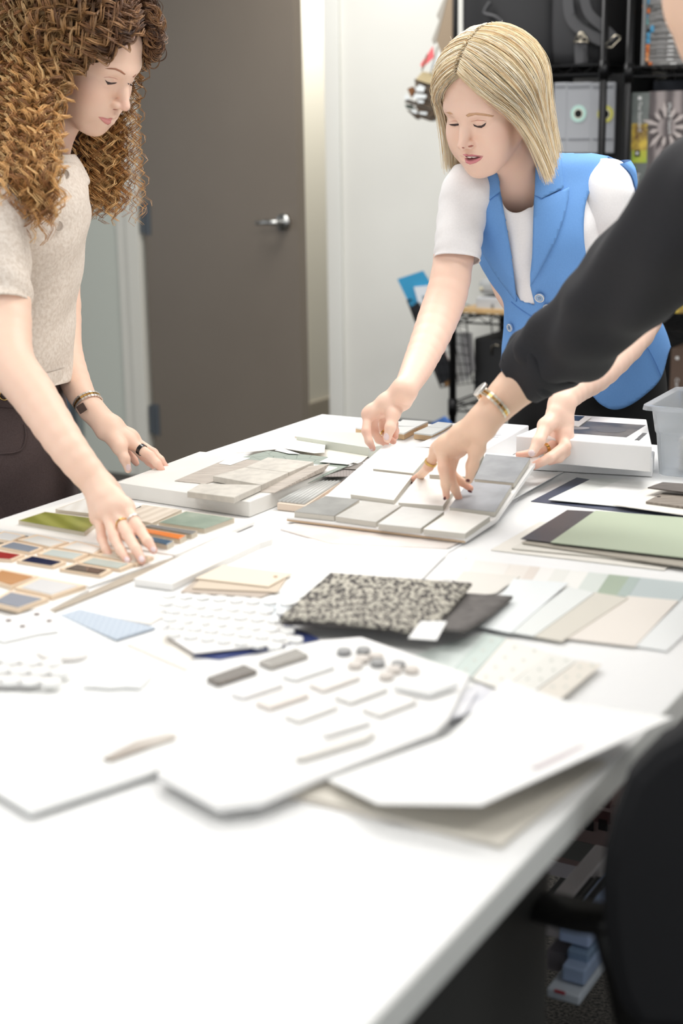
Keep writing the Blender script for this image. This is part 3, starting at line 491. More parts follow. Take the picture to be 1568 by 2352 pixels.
rack('black wire rack with desk level wood shelf behind the woman in blue', sA, sB, [zt[150], zt[727]-.012, .55, .12], 0)
rack('black wire rack at the right with stacked sample books', sC, sD, [zt2[152], zt2[458], zt2[760], .35], 0)
def blockpx(name, label, cat, a, b, q, depth, mat, group=None, bevel=.002, zb=None):  # box whose front face spans the two measured corners on the plane q
    pa, pb = Q(*a, q), Q(*b, q); z1 = pa[2]; z0 = pb[2] if zb is None else zb
    o = obj(name, wbox(pa@BV, pb@BV, q, q+depth, z0, z1), mat, bevel=bevel)
    return tag(o, label, cat, group) if label else o
def kidpx(parent, name, a, b, q, depth, mat, bevel=0):
    pa, pb = Q(*a, q), Q(*b, q); return obj(name, wbox(pa@BV, pb@BV, q, q+depth, pb[2], pa[2]), mat, parent, bevel=bevel)
woodm = M('maple_board', (206, 172, 120), .5, kind='wood', rgb2=(190, 154, 104), scale=10)
tag(obj('shelf_board', wbox(sA+.015, sB-.015, QF+.015, QF+RD-.01, zt[727]-.008, zt[727]+.006), woodm), 'light maple board lying on the lower wire shelf beside the printer', 'shelf board')
dk = M('black_nylon', (30, 30, 32), .7); dk2 = M('charcoal_nylon', (44, 44, 46), .75); strapm = M('grey_strap', (66, 66, 68), .7); chrome = M('worn_nickel', (176, 168, 152), .25, 1)
zsh = zt[150]+.006
bag = empty('laptop_bag', Q(1180, 140, QF+.1), 'black nylon bag with a fold and loop strap, above the blonde hair', 'bag')
def softbox(a, b, q, depth, zb=None, n=10):
    pa, pb = Q(*a, q), Q(*b, q); s0_, s1_, z1, z0 = pa@BV, pb@BV, pa[2], pb[2] if zb is None else zb; bm = bmesh.new(); bmesh.ops.create_cube(bm, size=1); bmesh.ops.subdivide_edges(bm, edges=bm.edges, cuts=n, use_grid_fill=True)
    V = []
    for v in bm.verts:
        x, y, z = v.co; k = 1-.10*(abs(2*x)**6+abs(2*z)**6)/2; yy = y*(1-.25*((2*x)**4+(2*z)**4)/2)+.012*math.sin(9*x+5*z)*(1-abs(2*x)**2)
        V.append(W((s0_+s1_)/2+x*(s1_-s0_)*(1-.04*abs(2*z)**3), q+depth/2+yy*depth, (z0+z1)/2+z*(z1-z0)*(1-.05*abs(2*x)**3)))
    Fc = [tuple(v.index for v in f.verts) for f in bm.faces]; bm.verts.index_update(); bm.free(); return V, Fc
obj('bag_body', softbox((1058, -140), (1262, 150), QF+.06, .28, zsh), dk, bag, smooth=True)
obj('strap', tube(catmull([Q(1125, 5, QF+.04), Q(1112, 30, QF+.035), Q(1140, 40, QF+.03), Q(1170, 70, QF+.04)], 6), .006, 6), strapm, bag, smooth=True)
bag2 = empty('garment_bag', Q(1330, 140, QF+.1), 'black bag with lettered grey strap and triangular metal buckle on the top shelf', 'bag')
obj('bag_body', softbox((1265, -160), (1372, 150), QF+.06, .30, zsh), dk2, bag2, smooth=True)
def ribbon(pts, w_, q, parent, mat, name='strap'):
    C = catmull([Q(x, y, q) for x, y in pts], 8); V = []; Fc = []
    for i, c in enumerate(C):
        t = C[min(i+1, len(C)-1)]-C[max(i-1, 0)]; t /= np.linalg.norm(t); s_ = np.cross(t, AV); s_ /= np.linalg.norm(s_)
        for e in (-w_/2, w_/2):
            V += [c+s_*e, c+s_*e-AV*.002]
    for i in range(len(C)-1):
        k = 4*i; Fc += [(k, k+2, k+6, k+4), (k+1, k+5, k+7, k+3), (k, k+4, k+5, k+1), (k+2, k+3, k+7, k+6)]
    return obj(name, (V, Fc), mat, parent)
ribbon([(1303, -20), (1310, 40), (1345, 75), (1400, 100)], .034, QF+.045, bag2, strapm)
ribbon([(1340, -10), (1352, 30), (1385, 62), (1412, 90)], .030, QF+.035, bag2, strapm)
ribbon([(1334, 96), (1334, 120), (1335, 145)], .042, QF+.045, bag2, strapm)
text(bag2, 'Moore', Q(1345, 60, QF+.034)-AV*.003, Q(1310, 30, QF+.034)-AV*.003, Q(1340, 20, QF+.034)-Q(1326, 46, QF+.034), .022, dk, depth=.0003)
text(bag2, 'amie', Q(1340, 110, QF+.042)-AV*.004, Q(1340, 145, QF+.042)-AV*.004, BV, .024, dk, depth=.0003)
obj('buckle', merge(tube([Q(*p, QF+.035) for p in px('Z', (400, 365), (330, 470), (335, 498), (345, 470), (488, 470), (498, 498), (500, 465), (430, 365))], .0028, 6, closed=True), tube([Q(*p, QF+.035) for p in px('Z', (385, 395), (390, 430), (415, 445), (440, 425), (435, 395), (412, 385))], .003, 6, closed=True)), chrome, bag2, smooth=True)
obj('buckle', tube([Q(*p, QF-.03) for p in px('Z', (690, 500), (800, 395), (860, 410), (850, 440), (760, 535), (700, 535))], .0026, 6, closed=True), chrome, bag2, smooth=True)
# grey disc files
fm = M('grey_file', (158, 160, 164), .5); fl = M('file_line', (120, 122, 126), .5)
for i, (a, b, lb, rc) in enumerate(((1272, 1299, 'grey file box partly hidden by blonde hair', None), (1302, 1355, 'grey file box with a pale aqua ring around its finger hole', (176, 210, 200)), (1358, 1408, 'grey file box with a yellow ring behind the rack post', (200, 196, 96)))):
    bx = empty('file_box', Q((a+b)/2, 300, QF+.06), lb, 'file box', 'grey file boxes on the middle level')
    kidpx(bx, 'box_body', (a, 190), (b, 352), QF+.05, .25, fm, .003); kidpx(bx, 'border', (a+2, 198), (b-2, 201), QF+.048, .004, fl); kidpx(bx, 'border', (a+2, 318), (b-2, 321), QF+.048, .004, fl)
    if rc:
        cx, cy = (1328, 261) if i == 1 else (1390, 262); c = Q(cx, cy, QF+.049); rr = .026
        disc = lambda r, e: prism([c-AV*e+BV*r*math.cos(t)+np.array([0, 0, r*math.sin(t)]) for t in np.linspace(0, 6.283, 28, endpoint=False)][::-1], AV*.001)
        obj('ring_label', disc(.027, .0012), M('ring_%d' % i, rc, .5), bx); obj('metal_ring', disc(.0155, .0018), M('cream_ring', (220, 214, 196), .4), bx); obj('finger_hole', disc(.0125, .0024), M('hole_black', (14, 14, 15), .9), bx)
tag(obj('file_tray', wbox(sA+.05, sB-.02, QF+.03, QF+RD-.03, zt[727]+.375, zt[727]+.38), M('tray_grey', (110, 110, 112), .5)), 'dark tray under the grey file boxes', 'tray')
tag(obj('backing_sheet', wbox(Q(1262, 200, QF+.1)@BV, Q(1405, 200, QF+.1)@BV, QF+.31, QF+.33, Q(1300, 352, QF)[2], Q(1300, 172, QF)[2]), M('mid_grey_panel', (140, 138, 134), .6)), 'flat grey panel leaning behind the grey file boxes', 'panel')
# rack 2 contents
cols = [((72, 150, 190), 427, 7), ((206, 108, 44), 352, 16), ((206, 108, 44), 440, 28), ((72, 150, 190), 395, 40), ((92, 164, 164), 400, 55), ((72, 150, 190), 530, 71), ((72, 150, 190), 448, 83), ((72, 150, 190), 440, 98), ((214, 122, 60), 430, 109), ((206, 118, 60), 425, 117), ((220, 140, 80), 418, 127), ((230, 160, 108), 410, 139), ((206, 108, 44), 485, 147)]
gb = M('book_grey', (126, 124, 122), .5); pg = M('page_grey', (176, 176, 174), .7); wi = M('white_ink', (214, 214, 212), .6)
ys = [-14]+[c[2] for c in cols]; nmc = {(72, 150, 190): 'blue', (92, 164, 164): 'teal'}
for i, (c, xx, _) in enumerate(cols):
    y0_, y1_ = (ys[i]+3.6, ys[i+1]+2.2); xa = 1440+xx/9.8-1; q = QF+.05
    b = empty('sample_book', Q(xa, y1_, q), 'grey book with %s spine end, %s in the right rack stack' % (nmc.get(c, 'orange'), ['topmost', 'second from top', 'third from top', 'fourth from top', 'fifth from top', 'sixth from top', 'middle', 'sixth from bottom', 'fifth from bottom', 'fourth from bottom', 'third from bottom', 'second from bottom', 'lowest'][i]), 'book', 'grey sample books stacked on the right rack')
    kidpx(b, 'book_body', (xa+7, y0_), (xa+210, y1_), q, .2, gb, .001); kidpx(b, 'spine_end', (xa, y0_), (xa+7, y1_), q-.006, .2, M('end_%s' % c[0], c, .45), .001)
    kidpx(b, 'spine_lettering', (xa+50, (y0_+y1_)/2-1), (xa+64, (y0_+y1_)/2+1.4), q-.0008, .001, wi); kidpx(b, 'spine_lettering', (xa+26, (y0_+y1_)/2-.4), (xa+42, (y0_+y1_)/2+.6), q-.0008, .001, M('dim_ink', (160, 160, 158), .6))
tag(obj('rail_panel', wbox(Qs(1470, 50)[0]-.004, Qs(1470, 50)[0]+.006, QF+.03, QF+.3, zt2[152]+.006, zt2[152]+.36), M('grey_rail', (120, 122, 122), .4)), 'upright thin grey divider left of the stacked grey books', 'divider')
def spine(label, a, b, mats, q=QF+.03, d=.24, grp='books standing on the right rack'):
    return empty('standing_book', Q(a[0], b[1], q), label, 'book', grp)
z458 = (1500, 452)
bk = spine('standing book with yellow leaf photo spine and white lettering', (1452, 212), (1484, 450), None)
kidpx(bk, 'book_body', (1451, 213), (1486, 448), QF+.03, .22, M('slate_print', (112, 118, 114), .5, kind='cloud', rgb2=(86, 92, 90), scale=10), .001)
kidpx(bk, 'leaf_photo', (1451, 284), (1485, 345), QF+.0288, .004, M('leaf_photo', (206, 178, 70), .5, kind='cloud', rgb2=(104, 78, 44), scale=36)); kidpx(bk, 'green_band', (1451, 345), (1484, 374), QF+.0287, .004, M('leaf_green', (150, 178, 62), .5, kind='cloud', rgb2=(186, 178, 60), scale=30))
kidpx(bk, 'emblem', (1457, 345), (1469, 360), QF+.0275, .004, M('emblem_dark', (36, 42, 36), .5)); kidpx(bk, 'emblem_mark', (1460, 349), (1465, 355), QF+.0265, .004, wi); kidpx(bk, 'emblem_mark', (1465, 222), (1472, 229), QF+.0272, .004, wi)
text(bk, 'The Standard', Q(1466, 233, QF+.029)-AV*.003, Q(1466, 280, QF+.029)-AV*.003, BV, .017, wi, depth=.0003); text(bk, 'Interface', Q(1458, 398, QF+.029)-AV*.003, Q(1458, 440, QF+.029)-AV*.003, BV, .026, wi, depth=.0003)
kidpx(bk, 'green_mark', (1455, 384), (1459, 388), QF+.0275, .004, M('leaf_mark', (96, 176, 60), .5))
bk2 = spine('wide standing book with grey-brown flower photo cover', (1490, 205), (1568, 450), None)
kidpx(bk2, 'book_body', (1491, 210), (1600, 450), QF+.03, .2, M('flower_print', (150, 140, 138), .5, kind='stripe', rgb2=(86, 78, 78), scale=7), .001)
fc = Q(1530, 292, QF+.029)
for k in range(22):
    a = k*6.283/22; L1 = .030; L2 = .070+.012*math.sin(5*a); d1 = BV*math.cos(a)+np.array([0, 0, math.sin(a)]); d2 = -BV*math.sin(a)+np.array([0, 0, math.cos(a)])
    obj('flower_petal', prism([fc+d1*L1+d2*.003, fc+d1*(L1+L2)/2+d2*.0075, fc+d1*L2, fc+d1*(L1+L2)/2-d2*.0075, fc+d1*L1-d2*.003][::1], -AV*.001), M('petal_dark' if k % 2 else 'petal_light', (74, 66, 66) if k % 2 else (176, 166, 162), .5), bk2)
kidpx(bk2, 'emblem', (1521, 349), (1535, 375), QF+.0275, .004, M('emblem_dark', (36, 42, 36), .5)); kidpx(bk2, 'emblem_mark', (1524, 353), (1530, 360), QF+.0265, .004, wi); kidpx(bk2, 'emblem_mark', (1524, 364), (1530, 371), QF+.0265, .004, wi)
text(bk2, 'Effect & Texture', Q(1535, 236, QF+.029)-AV*.003, Q(1535, 300, QF+.029)-AV*.003, BV, .014, wi, depth=.0003)
blockpx('standing_book', 'dark blue-grey book standing behind the flower photo book', 'book', (1500, 186), (1560, 380), QF+.28, .1, M('navy_grey_book', (58, 62, 72), .6), 'books standing on the right rack')
b3 = spine('brown lettered book low on the right rack by the plastic bin', (1540, 800), (1568, 960), None)
kidpx(b3, 'book_body', (1541, 800), (1580, 1010), QF+.02, .22, M('brown_book', (84, 66, 54), .6), .001); kidpx(b3, 'emblem_mark', (1551, 819), (1558, 826), QF+.0185, .004, wi)
text(b3, 'Composure', Q(1551, 868, QF+.019)-AV*.003, Q(1551, 900, QF+.019)-AV*.003, BV, .018, wi, depth=.0003)
blockpx('standing_book', 'yellow-green leaf photo book under the second shelf of the right rack', 'book', (1550, 690), (1600, 722), QF+.03, .2, M('leaf_photo', (206, 178, 70)), 'books standing on the right rack')
tag(obj('rack_dark_fill', wbox(sC+.02, sD, QF+RD-.02, QF+RD-.01, .4, 2.3), M('flat_black', (20, 20, 21), .9)), 'added black sheet hiding the wall behind the right rack', 'cloth')  # dark sheet added so no pale wall shows through the rack
tag(obj('rack_dark_fill', wbox(sA+.01, sB+.02, QF+RD-.02, QF+RD-.01, .62, 2.3), M('flat_black', (20, 20, 21), .9)), 'added black sheet hiding the wall behind the bags on the top shelf', 'cloth')  # added dark sheet, covers the white wall between bag and post
blockpx('file_crate', 'black crate standing on the shelf between the two racks', 'crate', (1392, 170), (1428, 480), QF+.06, .3, M('flat_black', (20, 20, 21)))
# silver device on the maple board, black case underneath
dv_ = empty('label_printer', Q(1125, 700, QF+.1), 'silver-grey desktop printer on the maple shelf board', 'printer'); sv = M('silver_plastic', (182, 184, 186), .35)
kidpx(dv_, 'lower_housing', (1092, 682), (1210, 721), QF+.05, .25, sv, .006); kidpx(dv_, 'upper_housing', (1096, 640), (1205, 681), QF+.06, .23, M('silver_top', (172, 174, 174), .35), .018)
kidpx(dv_, 'button', (1100, 659), (1107, 667), QF+.054, .01, M('cream_button', (216, 208, 180), .4), .003); kidpx(dv_, 'latch', (1127, 698), (1133, 708), QF+.047, .01, M('latch_grey', (130, 132, 134), .4))
ck = empty('rolling_case', Q(1120, 820, QF+.1), 'black rolling case standing under the wood shelf board', 'case'); kidpx(ck, 'case_body', (1087, 775), (1200, 915), QF+.06, .28, M('case_black', (26, 26, 27), .6), .01)
obj('case_handle', tube([Q(*p, QF+.055) for p in ((1129, 815), (1129, 795), (1138, 792), (1146, 795))], .003, 6), chrome, ck, smooth=True)
# wire basket with magazines on the rack side
bk_ = empty('wire_basket', W(sA-.05, QF+.1, .8), 'black wire magazine basket hung on the rack side', 'basket')
LB = []; f0 = [Q(*p, QF+.02) for p in ((935, 690), (1070, 730), (1085, 880), (1012, 890))]
for e in (0, .2): LB.append(tube([p+AV*e for p in f0], .003, 6, closed=True))
for p in f0: LB.append(tube([p, p+AV*.2], .003, 6))
for k in range(1, 7):
    a = f0[0]+(f0[3]-f0[0])*k/7; b = f0[1]+(f0[2]-f0[1])*k/7; LB.append(tube([a, b], .0015, 5)); a2 = f0[0]+(f0[1]-f0[0])*k/7; b2_ = f0[3]+(f0[2]-f0[3])*k/7; LB.append(tube([a2, b2_], .0015, 5))
obj('wire_frame', merge(*LB), blk, bk_)
def mag(label, pts, q, c, th=.006, c2=None):
    r = empty('magazine', Q(*pts[0], q), label, 'magazine', 'magazines in the wire basket'); P_ = [Q(*p, q) for p in pts]
    obj('cover', prism(P_, AV*th), M('mag_%s_%s_%s' % c, c, .4), r)
    if c2: m_ = [P_[0]*.8+P_[2]*.2, P_[1]*.8+P_[3]*.2, P_[2]*.6+P_[0]*.4, P_[3]*.6+P_[1]*.4]; obj('cover_picture', prism([p-AV*.001 for p in m_], AV*.001), M('mag_%s_%s_%s' % c2, c2, .4), r)
mag('bright blue folder standing highest in the wire basket', ((912, 641), (970, 622), (990, 655), (1010, 740), (962, 745)), QF+.05, (50, 148, 192))
mag('white leaflet with dark picture in the wire basket', ((950, 659), (990, 655), (1045, 760), (985, 790)), QF+.04, (222, 226, 230), .006, (96, 116, 128))
mag('black folder leaning lowest left in the wire basket', ((942, 705), (960, 694), (1045, 860), (1012, 884)), QF+.03, (30, 30, 34))
mag('red and white magazine edge in the wire basket', ((956, 697), (968, 692), (1030, 830), (1015, 850)), QF+.045, (196, 80, 76))
mag('tan magazine standing in the wire basket bottom', ((1000, 800), (1014, 795), (1040, 880), (1022, 888)), QF+.035, (176, 130, 78))
mag('pale magazine in the wire basket behind the post', ((1018, 760), (1060, 765), (1078, 872), (1050, 880)), QF+.06, (206, 206, 204))
mag('grey striped magazine in the wire basket right of the post', ((1060, 762), (1082, 765), (1090, 850), (1070, 868)), QF+.02, (120, 118, 118))
# hanging sample chips at the rack's left side
hk = M('ball_chain', (150, 140, 120), .3, .9)
def hang(label, cat, pts, q, th, mat, name='hanging_sample'): return tag(obj(name, prism([Q(*p, q) for p in pts], AV*th), mat, bevel=.001), label, cat)
hang('large bronze sample plaque hanging from the rack post, beside it', 'plaque', px('Y', (1165, -60), (1240, -60), (1235, 1180), (1110, 1160), (960, 740)), QF-.02, .008, M('bronze_plaque', (148, 130, 108), .5))
hang('thin grey plaque edge hanging outermost above the sample cluster', 'plaque', px('Y', (1080, -20), (1160, -60), (960, 740), (905, 800), (870, 720), (1000, 370), (955, 280)), QF-.012, .006, M('grey_plaque', (160, 154, 144), .5))
hang('red plastic tag hanging between the plaque and wood samples', 'tag', px('Y', (890, 830), (910, 1030), (700, 1225), (660, 1165)), QF-.02, .003, M('red_tag', (232, 104, 108), .4))
hang('white tag hanging right of the red tag', 'tag', px('Y', (1020, 950), (1110, 1140), (1040, 1260), (820, 1240), (900, 1060)), QF-.03, .004, M('white_tag', (226, 230, 230), .5))
wc = empty('wood_chip_fan', Q(955, 220, QF-.02), 'cluster of dark walnut sample chips hung by chains at the rack side', 'sample cluster')
wd = M('walnut_chip', (98, 80, 60), .5, kind='wood', rgb2=(66, 52, 38), scale=14)
for k, y in enumerate(range(1420, 2120, 78)):
    xo = -8*abs(k-4); obj('wood_chip', prism([Q(*p, QF-.03-.004*(k % 2)) for p in px('Y', (590+xo+40*(k > 6), y), (840, y+80), (1000-xo*0, y-30), (985-12*max(0, k-6), y+62), (845, y+140), (600+xo+60*(k > 6), y+66))], AV*.03), wd, wc)
obj('top_chip', prism([Q(*p, QF-.037) for p in px('Y', (580, 1430), (700, 1290), (1020, 1350), (980, 1400), (840, 1515))], AV*.03), M('oak_chip', (196, 178, 138), .5), wc)
for k, (p) in enumerate(((px('Y', (580, 1590), (650, 1520), (755, 1570), (720, 1660), (590, 1640))), (px('Y', (530, 1750), (610, 1680), (780, 1710), (765, 1770), (560, 1780))), (px('Y', (610, 1800), (730, 1810), (720, 1860), (620, 1850))), (px('Y', (650, 2010), (790, 2020), (775, 2070), (655, 2050))), (px('Y', (375, 1770), (400, 1690), (470, 1740), (450, 1800))), (px('Y', (495, 2010), (540, 1960), (620, 2030), (590, 2050))))):
    obj('paper_tag', prism([Q(*v, QF-.042) for v in p], AV*.001), M('white_tag', (226, 230, 230)), wc)
for k, p in enumerate((px('Y', (380, 1840), (420, 1780), (600, 1850), (560, 1900)), px('Y', (385, 1880), (500, 1890), (560, 1980), (420, 1950)), px('Y', (430, 1600), (520, 1560), (560, 1640), (500, 1750)), px('Y', (420, 1980), (600, 2000), (640, 2150), (600, 2150)))):
    obj('wood_chip', prism([Q(*v, QF-.028) for v in p], AV*.012), M('chip_dark_%d' % k, ((84, 76, 68), (58, 66, 56), (120, 76, 36), (72, 58, 44))[k], .5), wc)
for a, b in (((975, 850), (850, 1340)), ((790, 990), (700, 1260))):
    p0, p1 = px('Y', a, b); L = []
    for i in range(22):
        t = i/21; c = Q(p0[0]*(1-t)+p1[0]*t, p0[1]*(1-t)+p1[1]*t, QF-.045); L.append(tube([c+BV*.003*math.cos(w_)+np.array([0, 0, .003*math.sin(w_)]) for w_ in np.linspace(0, 6.283, 7, endpoint=False)], .0007, 4, closed=True))
    obj('chain', merge(*L), hk, wc)
tag(obj('blue_folder', prism([Q(*p, QF-.25) for p in ((990, 972), (1016, 958), (1030, 972), (1034, 985), (985, 985))], AV*.02), M('blue_folder', (72, 116, 184), .5)), 'blue folder corner just behind the far table edge', 'folder')
tag(obj('side_cabinet', wbox(sA-.16, sA+.1, QF-.26, QF-.1, 0, Q(1016, 984, QF-.2)[2]), M('dk_cab', (60, 62, 66), .5)), 'low cabinet under the blue folder behind the table', 'cabinet')
# floor boxes below the right edge of the table
def flbox(label, p0, p1, q, depth, mat, cat='box', name='cardboard_box', bevel=.003, grp=None):
    pa, pb = Q(*p0, q), Q(*p1, q); return tag(obj(name, wbox(pa@BV, pb@BV, q, q+depth, pb[2], pa[2]), mat, bevel=bevel), label, cat, grp)
q = 2.02
fb = empty('storage_carton', Q(1300, 1990, q), 'large white and brown carton standing under the table right edge', 'box')
kidpx(fb, 'carton_body', (1235, 1812), (1480, 2062), q, .30, M('carton_pink_brown', (150, 128, 124), .7), .003); kidpx(fb, 'white_panel', (1230, 1968), (1480, 2062), q-.001, .301, M('carton_white', (206, 200, 204), .6)); kidpx(fb, 'grey_band', (1230, 1955), (1480, 1968), q-.002, .30, M('carton_band', (120, 120, 116), .6))
for x in (1290, 1320, 1352, 1384): kidpx(fb, 'cut_out', (x-10, 1880), (x+9, 1910), q-.003, .01, M('cut_dark', (24, 18, 20), .8))
kidpx(fb, 'brown_stripe', (1255, 1826), (1400, 1834), q-.003, .01, M('stripe_brown', (78, 46, 46), .7)); kidpx(fb, 'brown_stripe', (1255, 1862), (1400, 1868), q-.003, .01, M('stripe_brown', (78, 46, 46), .7))
flb = [((1248, 2075), (1290, 2160), 1.72, (196, 190, 190), 'white carton end low under the table, beside black pouches'), ((1283, 2130), (1352, 2180), 1.67, (158, 176, 208), 'pale blue box on top of the low paper stack'), ((1255, 2180), (1300, 2240), 1.69, (124, 118, 122), 'grey-brown packet left in the low paper stack'),
       ((1302, 2180), (1350, 2215), 1.66, (112, 134, 160), 'slate blue packet in the middle of the low stack'), ((1290, 2216), (1342, 2266), 1.64, (140, 158, 186), 'light blue packet low in the paper stack'), ((1255, 2268), (1330, 2312), 1.62, (176, 184, 192), 'white packet with a red mark at the stack bottom'), ((1345, 2200), (1374, 2296), 2.5, (118, 132, 144), 'grey blue packet standing right of the stack')]
for a, b, q, c, lb in flb: flbox(lb, a, b, q, .2, M('pack_%d_%d' % a, c, .6), 'packet', 'paper_packet', grp='packets under the table')
kidpx(bpy.data.objects['paper_packet.005'], 'red_mark', (1272, 2274), (1296, 2286), 1.618, .003, M('dark_red', (150, 40, 50), .6))
tag(obj('storage_plinth', wbox(Q(1230, 2330, 1.6)@BV, Q(1500, 2330, 2.3)@BV, 2.25, 3.0, .0, Q(1260, 2312, 2.34)[2]-.002), M('navy_plinth', (20, 34, 70), .6), bevel=.003), 'dark blue low plinth carrying the packets under the table', 'plinth')
tag(obj('storage_shelf', wbox(Q(1240, 2062, 2.02)@BV, Q(1500, 2062, 2.02)@BV, 2.0, 2.4, Q(1240, 2066, 2.02)[2]-.03, Q(1240, 2063, 2.02)[2]-.002), M('dk_cab', (60, 62, 66), .5), bevel=.003), 'black shelf under the white and brown carton', 'shelf')
for k, x in enumerate((1300, 1318, 1336)): flbox('black pouch with faint lettering, %s of three beside the white carton end' % ('left', 'middle', 'right')[k], (x-9, 2082), (x+8, 2128), 1.73, .1, M('pouch_black', (26, 26, 32), .5), 'pouch', 'black_pouch', grp='black pouches')
# ------------------------------------------------------------------ implicit body surfaces (one continuous skin per person)
def cone(a, b, ra, rb, k=.012, op='u'): return ('c', np.asarray(a, float), np.asarray(b, float), ra, rb, k, op)
def ell(c, r, k=.012, R_=None, op='u'): return ('e', np.asarray(c, float), np.asarray(r, float), np.eye(3) if R_ is None else R_, None, k, op)
def chain(pts, rad, k=.012):
    if len(pts) >= 5: C = catmull([np.append(p, r) for p, r in zip(pts, rad)], 4); pts, rad, k = C[:, :3], C[:, 3], .004
    return [cone(pts[i], pts[i+1], rad[i], rad[i+1], k) for i in range(len(pts)-1)]
def pd(p, X):
    if p[0] == 'c':
        a, b, ra, rb = p[1:5]; ab = b-a; t = np.clip(((X-a)@ab)/(ab@ab+1e-12), 0, 1); return np.linalg.norm(X-a-t[:, None]*ab, axis=1)-(ra+(rb-ra)*t)
    q = (X-p[1])@p[3]; k0 = np.linalg.norm(q/p[2], axis=1); k1 = np.linalg.norm(q/p[2]**2, axis=1)+1e-9
    return np.where(k0 < 1e-6, -min(p[2]), k0*(k0-1)/k1)
def bsph(p):
    if p[0] == 'c': return (p[1]+p[2])/2, np.linalg.norm(p[1]-p[2])/2+max(p[3], p[4])
    return p[1], max(p[2])
def _su(prims, X):
    d = None
    for p in prims:
        e = pd(p, X); k = p[5]
        if d is None: d = e
        elif p[6] == 'u': h = np.clip(.5+.5*(d-e)/k, 0, 1); d = d*(1-h)+e*h-k*h*(1-h)
        else: h = np.clip(.5-.5*(d+e)/k, 0, 1); d = d*(1-h)+(-e)*h+k*h*(1-h)
    return d
def skin(prims, h=.002, N=12):
    bs = [bsph(p) for p in prims]; lo = np.min([c-r for c, r in bs], axis=0)-.02; hi = np.max([c+r for c, r in bs], axis=0)+.02
    B = N*h; nb = np.ceil((hi-lo)/B).astype(int)+1; dim = nb*N+4
    cs = np.stack(np.meshgrid(*[np.arange(k) for k in nb], indexing='ij'), -1).reshape(-1, 3); cc = lo+(cs+.5)*B; half = B*.5*math.sqrt(3)
    C_ = np.array([c for c, r in bs]); Rr = np.array([r for c, r in bs])
    key = lambda I: (I[..., 0]*dim[1]+I[..., 1])*dim[2]+I[..., 2]
    near = np.zeros(len(cc), bool); D = np.full(len(cc), 9.)
    for i0 in range(0, len(cc), 20000):
        X = cc[i0:i0+20000]; D[i0:i0+20000] = _su(prims, X)
    act = np.abs(D) < half*1.35+.012
    VK = []; VP = []; FQ = []
    g = np.stack(np.meshgrid(*[np.arange(-1, N+1)]*3, indexing='ij'), -1).reshape(-1, 3); n1 = N+2
    for b, c in zip(cs[act], cc[act]):
        dist = np.linalg.norm(C_-c, axis=1)-Rr; sel = [prims[i] for i in np.nonzero(dist < half*1.5+.035)[0]]
        if not sel or sel[0][6] != 'u': continue
        base = b*N; X = lo+(base+g)*h; v = _su(sel, X).reshape(n1, n1, n1); s = v < 0
        if s.all() or not s.any(): continue
        # cells spanning index -1..N-1 ; own cells 0..N-1 and edges of nodes 0..N-1
        cell = [(i, j, k) for i in (0, 1) for j in (0, 1) for k in (0, 1)]
        acc = np.zeros((N, N, N, 3)); cnt = np.zeros((N, N, N))
        sub = lambda A, i, j, k: A[1+i:1+i+N, 1+j:1+j+N, 1+k:1+k+N]
        def edge(i0, i1):
            a, b_ = sub(v, *i0), sub(v, *i1); m = (a < 0) != (b_ < 0); t = np.where(m, a/(a-b_+1e-20), 0)
            p = np.array(i0)[None, None, None]+(np.array(i1)-np.array(i0))[None, None, None]*t[..., None]
            acc[m] += p[m]; cnt[m] += 1
        if n1 < N+3: pass
        vv = v
        # need node N+? -> clip to available: cells 0..N-1 use nodes 0..N ; node index N is available at position N+1
        for ax in range(3):
            for u in (0, 1):
                for w_ in (0, 1):
                    i0 = [0, 0, 0]; o_ = [a for a in range(3) if a != ax]; i0[o_[0]] = u; i0[o_[1]] = w_; i1 = list(i0); i1[ax] = 1
                    edge(tuple(i0), tuple(i1))
        m = cnt > 0; I = np.argwhere(m)
        VK.append(key(base+I)); VP.append(lo+(base+I+acc[m]/cnt[m][:, None])*h)
        for ax in range(3):
            i1 = [0, 0, 0]; i1[ax] = 1; a, b_ = sub(s, 0, 0, 0), sub(s, *i1); mm = a != b_; I = np.argwhere(mm); 
            if not len(I): continue
            fl_ = a[mm]; o_ = [q for q in range(3) if q != ax]; e1 = np.zeros(3, int); e2 = np.zeros(3, int); e1[(ax+1) % 3] = 1; e2[(ax+2) % 3] = 1
            G_ = base+I; q = np.stack([key(G_-e1-e2), key(G_-e2), key(G_), key(G_-e1)], 1); q[~fl_] = q[~fl_][:, ::-1]; FQ.append(q)
    K = np.concatenate(VK); Pp = np.concatenate(VP); o = np.argsort(K); K = K[o]; Pp = Pp[o]; Qd = np.concatenate(FQ)
    ix = np.searchsorted(K, Qd); ix[ix >= len(K)] = 0; ok = (K[ix] == Qd).all(1); return Pp, ix[ok]
